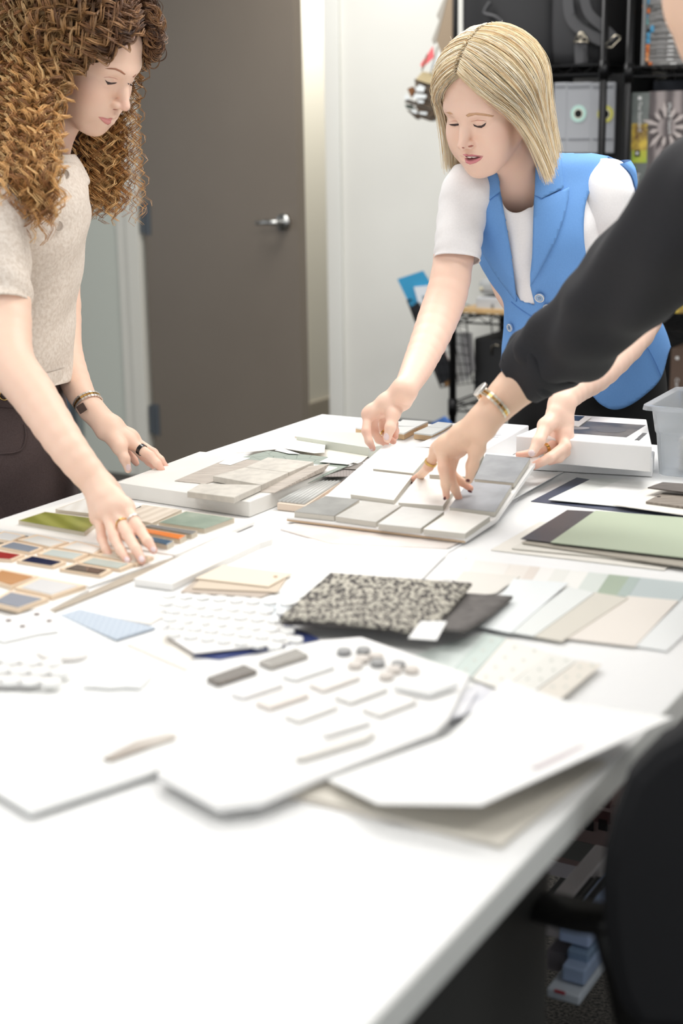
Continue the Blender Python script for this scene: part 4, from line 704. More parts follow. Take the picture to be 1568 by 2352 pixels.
def npmesh(name, V, Fq, mat, parent=None, col=None, smooth=True):
    me = bpy.data.meshes.new(name); V = np.asarray(V, np.float32); Fq = np.asarray(Fq, np.int32); k = Fq.shape[1]
    me.vertices.add(len(V)); me.vertices.foreach_set('co', V.ravel()); me.loops.add(Fq.size); me.loops.foreach_set('vertex_index', Fq.ravel())
    me.polygons.add(len(Fq)); me.polygons.foreach_set('loop_start', np.arange(0, Fq.size, k, dtype=np.int32)); me.update(calc_edges=True)
    me.polygons.foreach_set('use_smooth', np.full(len(Fq), smooth))
    if col is not None:
        a = me.color_attributes.new('Col', 'FLOAT_COLOR', 'POINT'); c = np.ones((len(V), 4), np.float32); c[:, :3] = col; a.data.foreach_set('color', c.ravel())
    me.materials.append(mat); o = bpy.data.objects.new(name, me); COL.objects.link(o)
    if parent is not None:
        o.parent = parent; pw = Vector((0, 0, 0)); q = parent
        while q is not None: pw += q.location; q = q.parent
        me.transform(Matrix.Translation(-pw))
    return o
def rod(v):
    a = np.linalg.norm(v); k = np.asarray(v)/a; K = np.array([[0, -k[2], k[1]], [k[2], 0, -k[0]], [-k[1], k[0], 0]]); return np.eye(3)+math.sin(a)*K+(1-math.cos(a))*K@K
def lc(rgb): return np.array(lin(rgb)[:3])
# head in its own frame: x to the person's right is -, y forward, z up (metres)
def head_prims(Rm, t, s=1., lidopen=0, slim=1.):
    L = lambda p: t+Rm@(np.asarray(p, float)*s)
    e = lambda c, r, k=.012, op='u', rx=0.: ell(L(c), np.array(r)*s, k*s, Rm if not rx else Rm@np.array([[1, 0, 0], [0, math.cos(rx), -math.sin(rx)], [0, math.sin(rx), math.cos(rx)]]), op)
    c = lambda a, b, ra, rb, k=.010, op='u': cone(L(a), L(b), ra*s, rb*s, k*s, op)
    H = [e((0, -.018, .036), (.072, .092, .078), .02), e((0, .026, .030), (.060, .053, .058), .03), e((0, .026, -.030), (.0535*slim, .050, .072), .03)]
    for x in (-1, 1):
        H += [c((x*.050, -.012, -.040), (x*.022, .048, -.096), .019, .013, .03), e((x*.036, .048, -.028), (.024, .022, .022), .025), c((x*.040, .064, .020), (x*.012, .076, .016), .010, .011, .02),
              e((x*.034, .052, -.055), (.020, .020, .026), .03)]
    H += [e((0, .060, -.100), (.019, .016, .014), .02), e((0, .070, -.066), (.024, .017, .026), .02), c((0, .074, .010), (0, .088, -.018), .0095, .0085, .014), c((0, .088, -.018), (0, .1005, -.036), .0080, .0090, .008)]
    for x in (-1, 1):
        H += [e((x*.0105, .088, -.040), (.0070, .010, .0072), .006), e((x*.031, .089, -.003), (.013, .012, .0095), .014, 's'), e((x*.031, .0625, -.003), (.0145, .0150, .0125), .004)]
        H += [e((x*.006, .094, -.0475), (.0032, .005, .003), .003, 's')]
        H += [c((x*.022, .077, -.0645), (x*.004, .0875, -.0620), .0020, .0042, .004), c((x*.020, .078, -.0700), (0, .0855, -.0735), .0030, .0055, .005)]
        H += [e((x*.075, -.016, -.006), (.006, .016, .028), .008)]
    H += [c((-.020, .0865, -.0672), (.020, .0865, -.0672), .0010+.0022*lidopen, .0010+.0022*lidopen, .003, 's')]
    return H, L
def hand(wrist, fingers, thumb, rw=.021, palm=.0125, k=.010):
    """fingers: 4 lists of joint points MCP..tip with radii; wrist: point"""
    Hn = []
    for j, r in fingers: Hn.append(cone(wrist+(j[0]-wrist)*.08, j[0], rw*.72, max(palm, r[0]*1.22), .014))
    m = [f[0][0] for f in fingers]
    for i in range(3): Hn.append(cone(m[i]*.9+wrist*.1, m[i+1]*.9+wrist*.1, palm*.9, palm*.9, .012)); Hn.append(cone(m[i]*.55+wrist*.45, m[i+1]*.55+wrist*.45, palm, palm, .012))
    for j, r in fingers: Hn += chain(j, r, .004)
    j, r = thumb; Hn.append(cone(wrist+(j[0]-wrist)*.2, j[0], rw*.7, r[0]*1.25, .014)); Hn += chain(j, r, .006); Hn.append(cone(j[1], (m[0]+wrist)/2, r[1]*.9, palm*.8, .012))
    return Hn
def JP(l): return [P(*a) for a in l]
def poly_dist(X, pts):
    d = np.full(len(X), 9.)
    for a, b in zip(pts[:-1], pts[1:]):
        ab = b-a; t = np.clip(((X-a)@ab)/(ab@ab+1e-12), 0, 1); d = np.minimum(d, np.linalg.norm(X-a-t[:, None]*ab, axis=1))
    return d
def bvh_of(o):
    bpy.context.view_layer.update(); me = o.data; pw = np.array(o.matrix_world.translation); n = len(me.vertices); v = np.empty(n*3, np.float32); me.vertices.foreach_get('co', v); v = v.reshape(-1, 3)+pw
    return BVHTree.FromPolygons([tuple(map(float, p)) for p in v], [tuple(p.vertices) for p in me.polygons])
def hit(bv, x, y, default=None):
    d = ray(x, y); d = d/np.linalg.norm(d); h_ = bv.ray_cast(Vector(EYE), Vector(d), 20)
    if h_[0] is None: return default, None
    return np.array(h_[0]), np.array(h_[1])
def inpoly(x, y, pl):
    c = False; n = len(pl)
    for i in range(n):
        x1, y1 = pl[i]; x2, y2 = pl[(i+1) % n]
        if (y1 > y) != (y2 > y) and x < (x2-x1)*(y-y1)/(y2-y1)+x1: c = not c
    return c
from mathutils.geometry import delaunay_2d_cdt
def patch(name, pl, bv, step, off, thick, mat, parent, fall=None, label=None, puff=0):
    """cloth or nail piece: a measured outline laid on the surface below it, with its own thickness"""
    pts = []; n = len(pl)
    for i in range(n):
        a, b = np.array(pl[i], float), np.array(pl[(i+1) % n], float); m = max(1, int(np.linalg.norm(b-a)/step))
        for j in range(m): pts.append(a+(b-a)*j/m)
    nbd = len(pts); xs = [p[0] for p in pl]; ys = [p[1] for p in pl]
    for x in np.arange(min(xs)+step/2, max(xs), step):
        for y in np.arange(min(ys)+step/2, max(ys), step):
            if inpoly(x, y, pl) and min((x-p[0])**2+(y-p[1])**2 for p in pts[:nbd]) > (step*.45)**2: pts.append(np.array([x, y]))
    r = delaunay_2d_cdt([Vector(p) for p in pts], [(i, (i+1) % nbd) for i in range(nbd)], [], 1, 1e-4); V = []; keep = None; base = None
    for v in r[0]:
        h_, nn = hit(bv, v[0], v[1])
        if h_ is None and fall is not None: h_, nn = hit(fall, v[0], v[1])
        V.append((v, h_))
    dd = [np.linalg.norm(h_-EYE) for v, h_ in V if h_ is not None]
    if not dd: return None
    md = float(np.median(dd)); W_ = []
    for v, h_ in V:
        d = ray(v[0], v[1]); d = d/np.linalg.norm(d); L_ = np.linalg.norm(h_-EYE) if h_ is not None else md
        e = min([math.hypot(v[0]-p[0], v[1]-p[1]) for p in pts[:nbd]]) if puff else 0
        W_.append(EYE+d*(L_-off-puff*min(1, e/(3*step))))
    o = obj(name, (W_, [tuple(f) for f in r[2]]), mat, parent, smooth=True)
    bm = bmesh.new(); bm.from_mesh(o.data); bmesh.ops.recalc_face_normals(bm, faces=bm.faces)
    if sum((f.normal.dot(Vector(F)) for f in bm.faces)) > 0: bmesh.ops.reverse_faces(bm, faces=bm.faces)
    bm.to_mesh(o.data); bm.free()
    s_ = o.modifiers.new('thickness', 'SOLIDIFY'); s_.thickness = thick; s_.offset = -1
    if label: o['label'] = label
    return o
def loft(rows, n=40, m=6, fold=None, cap=False):
    """rows: (centre, e1 half vector, e2 half vector) -> closed-ring surface"""
    A = catmull([np.concatenate(r) for r in rows], m); V = []
    for i, a in enumerate(A):
        c, e1, e2 = a[:3], a[3:6], a[6:9]
        for k in range(n):
            t = 2*math.pi*k/n; ct, st_ = math.cos(t), math.sin(t); sq = (abs(ct)**2.4+abs(st_)**2.4)**(-1/2.4); p = c+e1*ct*sq+e2*st_*sq
            if fold: p = p+(e1*ct+e2*st_)/np.linalg.norm(e1*ct+e2*st_+1e-9)*fold(i/(len(A)-1), t, p)
            V.append(p)
    R_ = len(A); Fc = [(i*n+k, i*n+(k+1) % n, (i+1)*n+(k+1) % n, (i+1)*n+k) for i in range(R_-1) for k in range(n)]
    if cap: Fc += [tuple(range(n))[::-1], tuple(range((R_-1)*n, R_*n))]
    return V, Fc
def rowpx(y, xl, xr, Y, th, yaw=0., tilt=0.):
    a, b = P(xl, y, Y), P(xr, y, Y); c = (a+b)/2; hw = np.linalg.norm(b-a)/2; e = np.array([math.cos(yaw), math.sin(yaw), 0]); return (c, e*hw, np.array([-e[1], e[0], tilt])*th)
def armloft(pts, rads, flat=1., n=28, m=7, fold=None):
    C = [np.asarray(p) for p in pts]; rows = []
    for i, c in enumerate(C):
        t = C[min(i+1, len(C)-1)]-C[max(i-1, 0)]; t /= np.linalg.norm(t); e1 = np.cross(t, F); e1 /= np.linalg.norm(e1); e2 = np.cross(t, e1); rows.append((c, e1*rads[i], e2*rads[i]*flat))
    return loft(rows, n, m, fold)
def snap(V, K, lines, tol=14):
    from collections import Counter
    E_ = Counter(tuple(sorted((f[i], f[(i+1) % 4]))) for f in K for i in range(4)); bd = {i for e, n in E_.items() if n == 1 for i in e}; V = [np.asarray(p, float) for p in V]
    for i in bd:
        x, y = proj(V[i]); best = (tol, None)
        for pl in lines:
            for a, b in zip(pl[:-1], pl[1:]):
                a = np.array(a, float); b = np.array(b, float); ab = b-a; t = np.clip(((np.array([x, y])-a)@ab)/(ab@ab+1e-9), 0, 1); q = a+ab*t; d = math.hypot(*(q-[x, y]))
                if d < best[0]: best = (d, q)
        if best[1] is not None: V[i] = P(best[1][0], best[1][1], V[i][1])
    return V, K
def cut(vf, keep):
    V, Fc = vf; K = []
    for f in Fc:
        c = sum(np.asarray(V[i]) for i in f)/len(f); nrm = np.cross(np.asarray(V[f[1]])-V[f[0]], np.asarray(V[f[2]])-V[f[1]]); x, y = proj(c)
        if keep(c, x, y, nrm@(c-EYE) ): K.append(f)
    return V, K
# ------------------------------------------------------------------ hair
def strands(paths, rad, cols, n=3):
    """paths: (S, M, 3); rad (S,M) ; cols (S,M,3)"""
    S_, M_, _ = paths.shape; t = np.gradient(paths, axis=1); t /= np.linalg.norm(t, axis=2, keepdims=True)+1e-9
    up = np.array([.3, .5, .81]); u = np.cross(t, up); u /= np.linalg.norm(u, axis=2, keepdims=True)+1e-9; v = np.cross(t, u)
    V = np.stack([paths+rad[..., None]*(u*math.cos(2*math.pi*k/n)+v*math.sin(2*math.pi*k/n)) for k in range(n)], 2).reshape(-1, 3)
    b = (np.arange(S_)[:, None]*M_+np.arange(M_-1)[None])*n; Fs = []
    for k in range(n): k2 = (k+1) % n; Fs.append(np.stack([b+k, b+k2, b+n+k2, b+n+k], -1).reshape(-1, 4))
    return V, np.concatenate(Fs), np.repeat(cols.reshape(-1, 3), n, 0)
def hairpath(L, Rm, s, side, u, infl, length, M_, outw=.0, drop=.22, az0=45., part=-.0, lvl=.0, toward=None):
    """root at the parting (u=0 front hairline .. 1 crown .. 2 nape), over the scalp to the side, then hanging by gravity"""
    c = np.array([0, -.016, .034]); r = np.array([.074, .094, .080])+infl
    uu = min(u, 1.); yp = .90-1.25*uu; d0 = np.array([part+.05*side, yp, math.sqrt(max(.05, 1-yp*yp*.8))]); d0 /= np.linalg.norm(d0)
    az = math.radians(az0+(180-az0)*(u/2)**.85); d1 = np.array([side*math.sin(az), math.cos(az), -.18+lvl]); d1 /= np.linalg.norm(d1)
    om = math.acos(np.clip(d0@d1, -1, 1)); k = max(3, int(M_*.5)); pts = []
    for i in range(k):
        t = i/(k-1); d = (math.sin((1-t)*om)*d0+math.sin(t*om)*d1)/math.sin(om); pts.append(L((c+d*r*(1+0*t))/1.))
    pts = np.array(pts); rem = M_-k; acc = np.sum(np.linalg.norm(np.diff(pts, axis=0), axis=1)); step = max(.0, length-acc)/max(1, rem); d = pts[-1]-pts[-2]; d /= np.linalg.norm(d); out = list(pts)
    down = np.array([0, 0, -1.]); oc = L(c); 
    for i in range(rem):
        rad = out[-1]-oc; rad[2] = 0; rad /= np.linalg.norm(rad)+1e-9; g = down+rad*outw; d = d*(1-drop)+g*drop; d /= np.linalg.norm(d); out.append(out[-1]+d*step)
    return np.array(out)
# ------------------------------------------------------------------ people
def skincol(V, base, spots):
    c = np.tile(lc(base), (len(V), 1))
    for pts, rr, rgb, s in spots:
        d = poly_dist(V, [np.asarray(p) for p in pts]); w_ = np.clip(1-d/rr, 0, 1)[:, None]**1.0*s; c = c*(1-w_)+lc(rgb)*w_
    return c
skm = M('skin', (230, 200, 180), .45, kind='vcol', sss=.12, spec=.35, bump=.12, scale=260)
dark_lash = M('lash', (58, 44, 44), .6); nailm = M('nail_polish_pink', (236, 214, 214), .15); nail_w = M('nail_tip', (244, 238, 234), .2)
def facebits(per, bv, brow, lash, lips, browc, lipc, innermouth=None):
    for nm, pl, c in brow: patch('eyebrow', pl, bv, 3, .0006, .0006, M(nm, c, .8), per)
    for pl in lash: patch('eyelashes', pl, bv, 2.5, .0012, .0008, dark_lash, per)
    for pl in lips: patch('lips', pl, bv, 2.5, .0007, .0007, M('lip_%d' % lipc[0], lipc, .35), per, puff=.0012)
    if innermouth: patch('mouth_opening', innermouth, bv, 2.5, .0022, .0005, M('mouth_dark', (96, 52, 52), .5), per)
def nails(per, bv, l, mat=nailm):
    for x, y, a, b, an in l:
        an = math.radians(an); pl = [(x+a*math.cos(t)*math.cos(an)-b*math.sin(t)*math.sin(an), y+a*math.cos(t)*math.sin(an)+b*math.sin(t)*math.cos(an)) for t in np.linspace(0, 6.283, 12, endpoint=False)]
        patch('nail', pl, bv, 2.5, .0006, .0006, mat, per)
def linkband(name, c, axis, r, r2, width, parent, mats, n=26, flat=1.):
    """segmented metal watch band around the wrist"""
    axis = axis/np.linalg.norm(axis); u = np.cross(axis, [0, 0, 1.]); u /= np.linalg.norm(u); v = np.cross(axis, u); g = [[], []]
    for k in range(n):
        a0 = 2*math.pi*k/n+.02; a1 = 2*math.pi*(k+1)/n-.02
        for j in range(3):
            w0 = -width/2+width*j/3+.0003; w1 = -width/2+width*(j+1)/3-.0003; q = []
            for rr in (0, .0022):
                for a, w_ in ((a0, w0), (a1, w0), (a1, w1), (a0, w1)): q.append(c+axis*w_+u*(r+rr)*math.cos(a)+v*(r2+rr)*math.sin(a))
            g[1 if j == 1 else 0].append((q, [(0, 1, 2, 3), (7, 6, 5, 4), (0, 4, 5, 1), (1, 5, 6, 2), (2, 6, 7, 3), (3, 7, 4, 0)]))
    o = obj(name, merge(*g[0]), mats[0], parent); obj('centre_links', merge(*g[1]), mats[1], o); return o
silver = M('bright_steel', (226, 222, 216), .35, .85); gold = M('warm_gold', (222, 184, 110), .22, 1); blackring = M('black_ceramic', (24, 24, 26), .12, spec=.8)
def ring(parent, p, axis, r, mat, w_=.0016, name='ring'):
    axis = axis/np.linalg.norm(axis); u = np.cross(axis, [0.1, 0, 1.]); u /= np.linalg.norm(u); v = np.cross(axis, u); V = []; n = 24
    for k in range(n):
        a = 2*math.pi*k/n
        for dr, dw in ((0, -1), (.0012, -1), (.0012, 1), (0, 1)): V.append(p+(u*math.cos(a)+v*math.sin(a))*(r+dr)+axis*dw*w_)
    Fc = [(4*k+j, 4*((k+1) % n)+j, 4*((k+1) % n)+(j+1) % 4, 4*k+(j+1) % 4) for k in range(n) for j in range(4)]; return obj(name, (V, Fc), mat, parent)
# ============ woman in the blue vest
RB, TB = rod([-0.086, -0.4763, 2.4296]), np.array([0.284, 2.8533, 1.507])
pb = empty('person', P(1350, 900, 3.05)*[1, 1, 0], 'woman in blue vest and white tee leaning over the table, holding the tile board', 'person')
HBp, LB_ = head_prims(RB, TB, 1., 1.)
BYb = lambda x, y: PL(x, y, plane(PUp)[0], plane(PUp)[1])
neck = JP([(1150, 330, 2.90), (1200, 415, 2.95), (1235, 480, 3.0)])
wrR, wrL = P(931, 893, 2.60), P(1290, 924, 2.52)
armR = chain(JP([(1060, 440, 2.92), (1034, 640, 2.85), (1003, 738, 2.80), (966, 826, 2.71), (946, 866, 2.65)])+[wrR], [.036, .0385, .0375, .030, .0245, .0205], .02)
armL = chain(JP([(1400, 440, 3.0), (1455, 640, 2.98), (1475, 735, 2.90), (1385, 845, 2.70), (1325, 893, 2.57)])+[wrL], [.048, .042, .037, .032, .024, .0205], .02)
db = np.linalg.norm(BYb(884, 1025)[:2]); y1, y2 = BYb(884, 1025)[1], BYb(1235, 1055)[1]
fR = [(JP([(845, 952, y1+.03), (840.5, 990, y1+.010), (847, 1013, y1+.004), (856, 1030, y1+.004)]), [.0088, .0080, .0070, .0052]),
      (JP([(858, 948, y1+.055), (858, 990, y1+.05), (870, 1010, y1+.035), (886, 1019, y1+.02)]), [.0088, .0080, .0070, .0060]),
      (JP([(878, 945, y1+.075), (879, 985, y1+.075), (890, 1006, y1+.055), (903, 1014, y1+.035)]), [.0085, .0078, .0068, .0058]),
      (JP([(902, 940, y1+.085), (905, 972, y1+.09), (908, 990, y1+.075), (908, 1004, y1+.06)]), [.0080, .0070, .0062, .0052])]
tR = (JP([(925, 922, y1+.045), (902, 952, y1+.015), (896, 982, y1+.0), (889, 1008, y1-.004)]), [.0125, .0105, .0092, .0070])
fL = [(JP([(1293, 1003, y2+.06), (1297, 1026, y2+.04), (1262, 1052, y2+.012), (1226, 1070, y2+.004)]), [.0105, .0100, .0088, .0070]),
      (JP([(1284, 995, y2+.09), (1268, 1024, y2+.06), (1228, 1040, y2+.035), (1190, 1044, y2+.02)]), [.0095, .0082, .0072, .0052]),
      (JP([(1270, 990, y2+.10), (1262, 1018, y2+.085), (1236, 1034, y2+.06), (1212, 1040, y2+.045)]), [.0090, .0080, .0070, .0055]),
      (JP([(1298, 1010, y2+.075), (1303, 1036, y2+.055), (1284, 1052, y2+.03), (1262, 1060, y2+.02)]), [.0092, .0085, .0078, .0065])]
tL = (JP([(1276, 950, y2+.07), (1253, 978, y2+.045), (1236, 1014, y2+.012), (1222, 1040, y2-.003)]), [.0135, .0118, .0100, .0075])
chest = [ell(P(1250, 570, 3.03), (.12, .08, .165), .03), cone(P(1090, 440, 2.95), P(1390, 425, 3.02), .05, .05, .04)]
prB = HBp+chain(neck, [.048, .044, .055], .025)+chest+armR+armL+hand(wrR, fR, tR)+hand(wrL, fL, tL)
V_, Q_ = skin(prB, .0019)
red = (222, 150, 132)
spB = [([LB_((-.046, .05, -.03))]*2, .028, (232, 168, 150), .5), ([LB_((.046, .05, -.03))]*2, .028, (232, 168, 150), .5), ([LB_((0, .1, -.036))]*2, .014, (236, 176, 160), .4)]
for fs in (fR, fL):
    for j, r in fs: spB += [([j[3]]*2, .018, red, .6), ([j[1]]*2, .014, red, .45), ([j[0]]*2, .02, red, .3)]
bodyB = npmesh('body', V_, Q_, skm, pb, skincol(V_, (244, 208, 188), spB)); bvB = bvh_of(bodyB)
fz = lambda *a: [(960+x/4.126, 60+y/4.126) for x, y in a]
facebits(pb, bvB, [('brow_blonde', fz((450, 846), (480, 826), (560, 822), (640, 832), (720, 850), (700, 862), (620, 850), (540, 842), (470, 862)), (206, 164, 130)), ('brow_blonde', fz((262, 818), (300, 812), (330, 834), (300, 838)), (206, 164, 130))],
    [fz((520, 930), (560, 948), (600, 945), (645, 915), (632, 945), (600, 966), (565, 962), (530, 948)), fz((290, 930), (335, 930), (385, 925), (378, 942), (345, 948), (310, 942))],
    [fz((418, 1216), (455, 1212), (478, 1220), (510, 1216), (560, 1226), (618, 1233), (560, 1240), (500, 1240), (450, 1236)), fz((440, 1248), (470, 1258), (540, 1256), (614, 1238), (590, 1268), (545, 1298), (490, 1312), (450, 1296))], None, (214, 132, 138),
    fz((448, 1236), (500, 1240), (560, 1240), (596, 1240), (545, 1256), (480, 1258), (450, 1250)))
for pl in (fz((500, 905), (560, 890), (620, 893), (650, 905), (620, 900), (560, 897)), fz((296, 905), (340, 895), (378, 905), (340, 901))): patch('eyelid_crease_shade', pl, bvB, 2, .0006, .0005, M('lid_crease_shade', (214, 160, 142), .6), pb)  # crease shade put into colour: thin strips of darker skin tone
for pl in (fz((470, 1138), (505, 1126), (528, 1134), (505, 1146), (480, 1148)), fz((412, 1150), (430, 1148), (440, 1156), (424, 1160))): patch('nostril_shade', pl, bvB, 2, .0006, .0004, M('nostril_shade', (176, 106, 92), .7), pb)  # dark-red patches paint in the shadow of the nostrils
patch('teeth', fz((462, 1236), (510, 1239), (555, 1240), (530, 1248), (480, 1249)), bvB, 2.5, .0032, .0004, M('tooth', (232, 226, 220), .3), pb)
nails(pb, bvB, [(887, 1003, 8.5, 6.5, 80), (1220, 1041, 8, 8, 60), (853, 1034, 2.5, 3.5, 50)])
ring(pb, fL[1][0][1]*.6+fL[1][0][2]*.4, fL[1][0][2]-fL[1][0][1], .0085, gold, .003); ring(pb, fR[2][0][1]*.5+fR[2][0][2]*.5, fR[2][0][2]-fR[2][0][1], .0082, gold)
# tee shirt and vest
yawB = math.radians(18)
vr = [(346, 1190, 1320, 2.99, .050), (372, 1085, 1438, 2.99, .075), (420, 1062, 1444, 2.99, .092), (480, 1062, 1440, 2.985, .105), (540, 1085, 1425, 2.985, .115), (600, 1103, 1415, 2.99, .118), (640, 1128, 1425, 2.995, .114), (690, 1152, 1470, 3.01, .108), (740, 1154, 1520, 3.03, .110), (800, 1147, 1542, 3.05, .12), (860, 1150, 1540, 3.07, .13), (960, 1160, 1530, 3.08, .13)]
rows = lambda g: [rowpx(y, a+g, b-g, Y, th-g*.0009, yawB) for y, a, b, Y, th in vr]
wr = lambda s_, t, p: .003*math.sin(t*7+s_*26)*math.exp(-((s_-.62)/.14)**2)+.0015*math.sin(t*5-s_*11)
full = obj('tmp', loft(rows(0), 96, 10, wr), None); fullbv = bvh_of(full); bpy.data.objects.remove(full)
blue = M('blue_crepe', (104, 154, 214), .75, kind='noise', rgb2=(100, 150, 210), scale=400, bump=.08); teem = M('white_jersey', (240, 238, 238), .75, kind='noise', rgb2=(236, 234, 234), scale=300, bump=.05)
vneck = [(1140, 340), (1147, 430), (1155, 477), (1173, 587), (1181, 673), (1194, 692), (1228, 702), (1217, 656), (1222, 583), (1226, 464), (1236, 340)]
hem = [(1100, 820), (1150, 850), (1178, 888), (1224, 914), (1285, 898), (1349, 903), (1378, 928), (1407, 941), (1440, 934), (1480, 908), (1518, 868), (1545, 790), (1600, 770)]
hemy = lambda x: np.interp(x, [p[0] for p in hem], [p[1] for p in hem])
armholeL = [(1403, 362), (1375, 400), (1343, 469), (1338, 528), (1349, 600), (1400, 660), (1470, 640), (1436, 400)]
hem = catmull(hem, 6).tolist(); armholeL = catmull([(1400, 352), (1378, 395), (1350, 450), (1341, 500), (1342, 560), (1352, 615)], 4).tolist(); ahp = armholeL+[(1400, 690), (1480, 640), (1447, 480), (1441, 372)]
vest = obj('vest', snap(*cut(loft(rows(0), 170, 16, wr), lambda c, x, y, n: y < hemy(x) and not (inpoly(x, y, vneck) and c@F < P(1230, 600, 3.0)@F) and not (inpoly(x, y, ahp) and c@F < P(1400, 500, 3.0)@F) and not (y < 352)), [hem, vneck, armholeL]), blue, pb, smooth=True)
sd_ = vest.modifiers.new('thickness', 'SOLIDIFY'); sd_.thickness = .0025; sd_.offset = 1
neckl = [(1120, 340), (1146, 440), (1158, 474), (1174, 487), (1192, 488), (1212, 478), (1228, 462), (1250, 340)]
rt = [rowpx(y, a+9, b-9, Y, th-.010, yawB) for y, a, b, Y, th in vr[:9]]
neckl = catmull(neckl, 5).tolist(); tee = obj('tee_shirt', snap(*cut(loft(rt, 150, 16, lambda s_, t, p: .0018*math.sin(s_*30+t*9)), lambda c, x, y, n: y > 378 and not (inpoly(x, y, neckl) and c@F < P(1230, 450, 3.0)@F)), [neckl]), teem, pb, smooth=True); tee.modifiers.new('thickness', 'SOLIDIFY').thickness = .0015
cf = lambda s_, t, p: .0013*math.sin(s_*38+1.6*math.sin(t))*(.25+.75*s_)*(.6+.4*math.sin(t*2+1))
slR = armloft(JP([(1082, 398, 2.93), (1072, 440, 2.915), (1060, 500, 2.90), (1052, 560, 2.87), (1049, 597, 2.86)]), [.036, .048, .0455, .0430, .0430], 1., 40, 12, cf)
slL = armloft(JP([(1392, 390, 2.98), (1392, 430, 2.955), (1397, 490, 2.955), (1412, 570, 2.98), (1432, 640, 2.97)]), [.034, .050, .0535, .0515, .048], 1., 40, 12, cf)
for v_ in (slR, slL): o = obj('sleeve', v_, teem, pb, smooth=True); m_ = o.modifiers.new('thickness', 'SOLIDIFY'); m_.thickness = .0018; m_.offset = 1
c_ = lambda *a: [(900+x/2.347, 400+y/2.347) for x, y in a]
for nm, pl, o_ in (('lapel', c_((412, 85), (512, 145), (578, 98), (585, 140), (600, 185), (622, 320), (640, 440), (655, 560), (668, 690), (640, 655), (590, 590), (540, 520), (490, 430), (450, 320), (428, 230), (418, 150)), .006),
        ('collar', c_((438, 92), (452, 20), (465, -20), (560, -25), (575, 20), (584, 92), (512, 147)), .0085),
        ('lapel', c_((955, 70), (952, 130), (925, 240), (885, 350), (830, 460), (775, 560), (745, 600), (744, 540), (756, 430), (762, 300), (768, 112), (808, 129)), .006),
        ('collar', c_((768, 112), (775, -40), (845, -80), (912, -100), (918, -20), (925, 72), (808, 130)), .0085)):
    patch(nm, pl, fullbv, 7, o_, .003, blue, pb, puff=.002)
obj('shoulder_flap', loft([(P(1425, 372, 2.985), np.array([.016, 0, .004]), np.array([0, .05, 0])), (P(1443, 395, 2.985), np.array([.008, 0, .006]), np.array([0, .06, 0])), (P(1450, 440, 2.985), np.array([.004, 0, .003]), np.array([0, .06, 0])), (P(1450, 490, 2.985), np.array([.0035, 0, 0]), np.array([0, .055, 0]))], 24, 6), blue, pb, smooth=True)
btm = M('button_blue', (150, 176, 206), .3)
for x, y, r in ((1241, 680, 11), (1257, 703, 8), (1176, 751, 9)):
    p, nn = hit(fullbv, x, y); 
    if p is None: continue
    rr = r*2.95/FPX; u = np.cross(nn, [0, 0, 1.]); u /= np.linalg.norm(u); v = np.cross(nn, u); sg = 1 if nn@(EYE-p) > 0 else -1; nn = nn*sg
    bt_ = obj('button', prism([p+nn*.007+rr*(u*math.cos(a)+v*math.sin(a)) for a in np.linspace(0, 6.283, 24, endpoint=False)], -nn*.003), btm, pb)
    obj('button_rim', tube([p+nn*.0075+rr*.92*(u*math.cos(a)+v*math.sin(a)) for a in np.linspace(0, 6.283, 24, endpoint=False)], .0011, 6, closed=True), silver, bt_, smooth=True)
    for a in range(4): a = a*1.571+.6; q = p+nn*.0073+rr*.25*(u*math.cos(a)+v*math.sin(a)); obj('button_hole', tube([q, q+nn*.0006], .0008, 6), M('thread_navy', (44, 60, 96), .8), bt_)
for pl in (c_((1350, 895), (1385, 950), (1420, 1020), (1450, 1090)), c_((640, 690), (700, 740), (800, 800), (900, 840))):
    obj('vest_seam', tube([hit(fullbv, x, y, P(x, y, 2.95))[0]-F*.0026 for x, y in catmull(pl, 5)], .0009, 5), blue, pb)
blackc = M('black_wool', (18, 18, 20), .85)
hp = [rowpx(790, 1175, 1515, 3.07, .105, yawB), rowpx(860, 1165, 1530, 3.09, .12, yawB), rowpx(960, 1165, 1535, 3.11, .125, yawB), rowpx(1060, 1170, 1535, 3.12, .12, yawB)]
hp.append((P(1352, 1160, 3.12), hp[-1][1]*.98, hp[-1][2]*.9))
obj('trousers', loft(hp, 60, 8), blackc, pb, smooth=True)
for dx in (-.085, .085):
    e = np.array([math.cos(yawB), math.sin(yawB), 0]); t0 = P(1352, 1130, 3.12)+e*dx; obj('trouser_leg', loft([(t0, e*.086, np.array([-e[1], e[0], 0])*.1), (t0*[1, 1, 0]+[0, 0, .45], e*.07, np.array([-e[1], e[0], 0])*.08), (t0*[1, 1, 0]+[0, 0, .06], e*.06, np.array([-e[1], e[0], 0])*.07)], 32, 6), blackc, pb, smooth=True)
    s_ = t0*[1, 1, 0]; obj('shoe', loft([(s_+[0, .03, .04], e*.032, np.array([0, 0, .036])), (s_+[0, -.06, .035], e*.038, np.array([0, 0, .03])), (s_+[0, -.16, .028], e*.03, np.array([0, 0, .022]))], 20, 5, cap=True), blackc, pb, smooth=True)
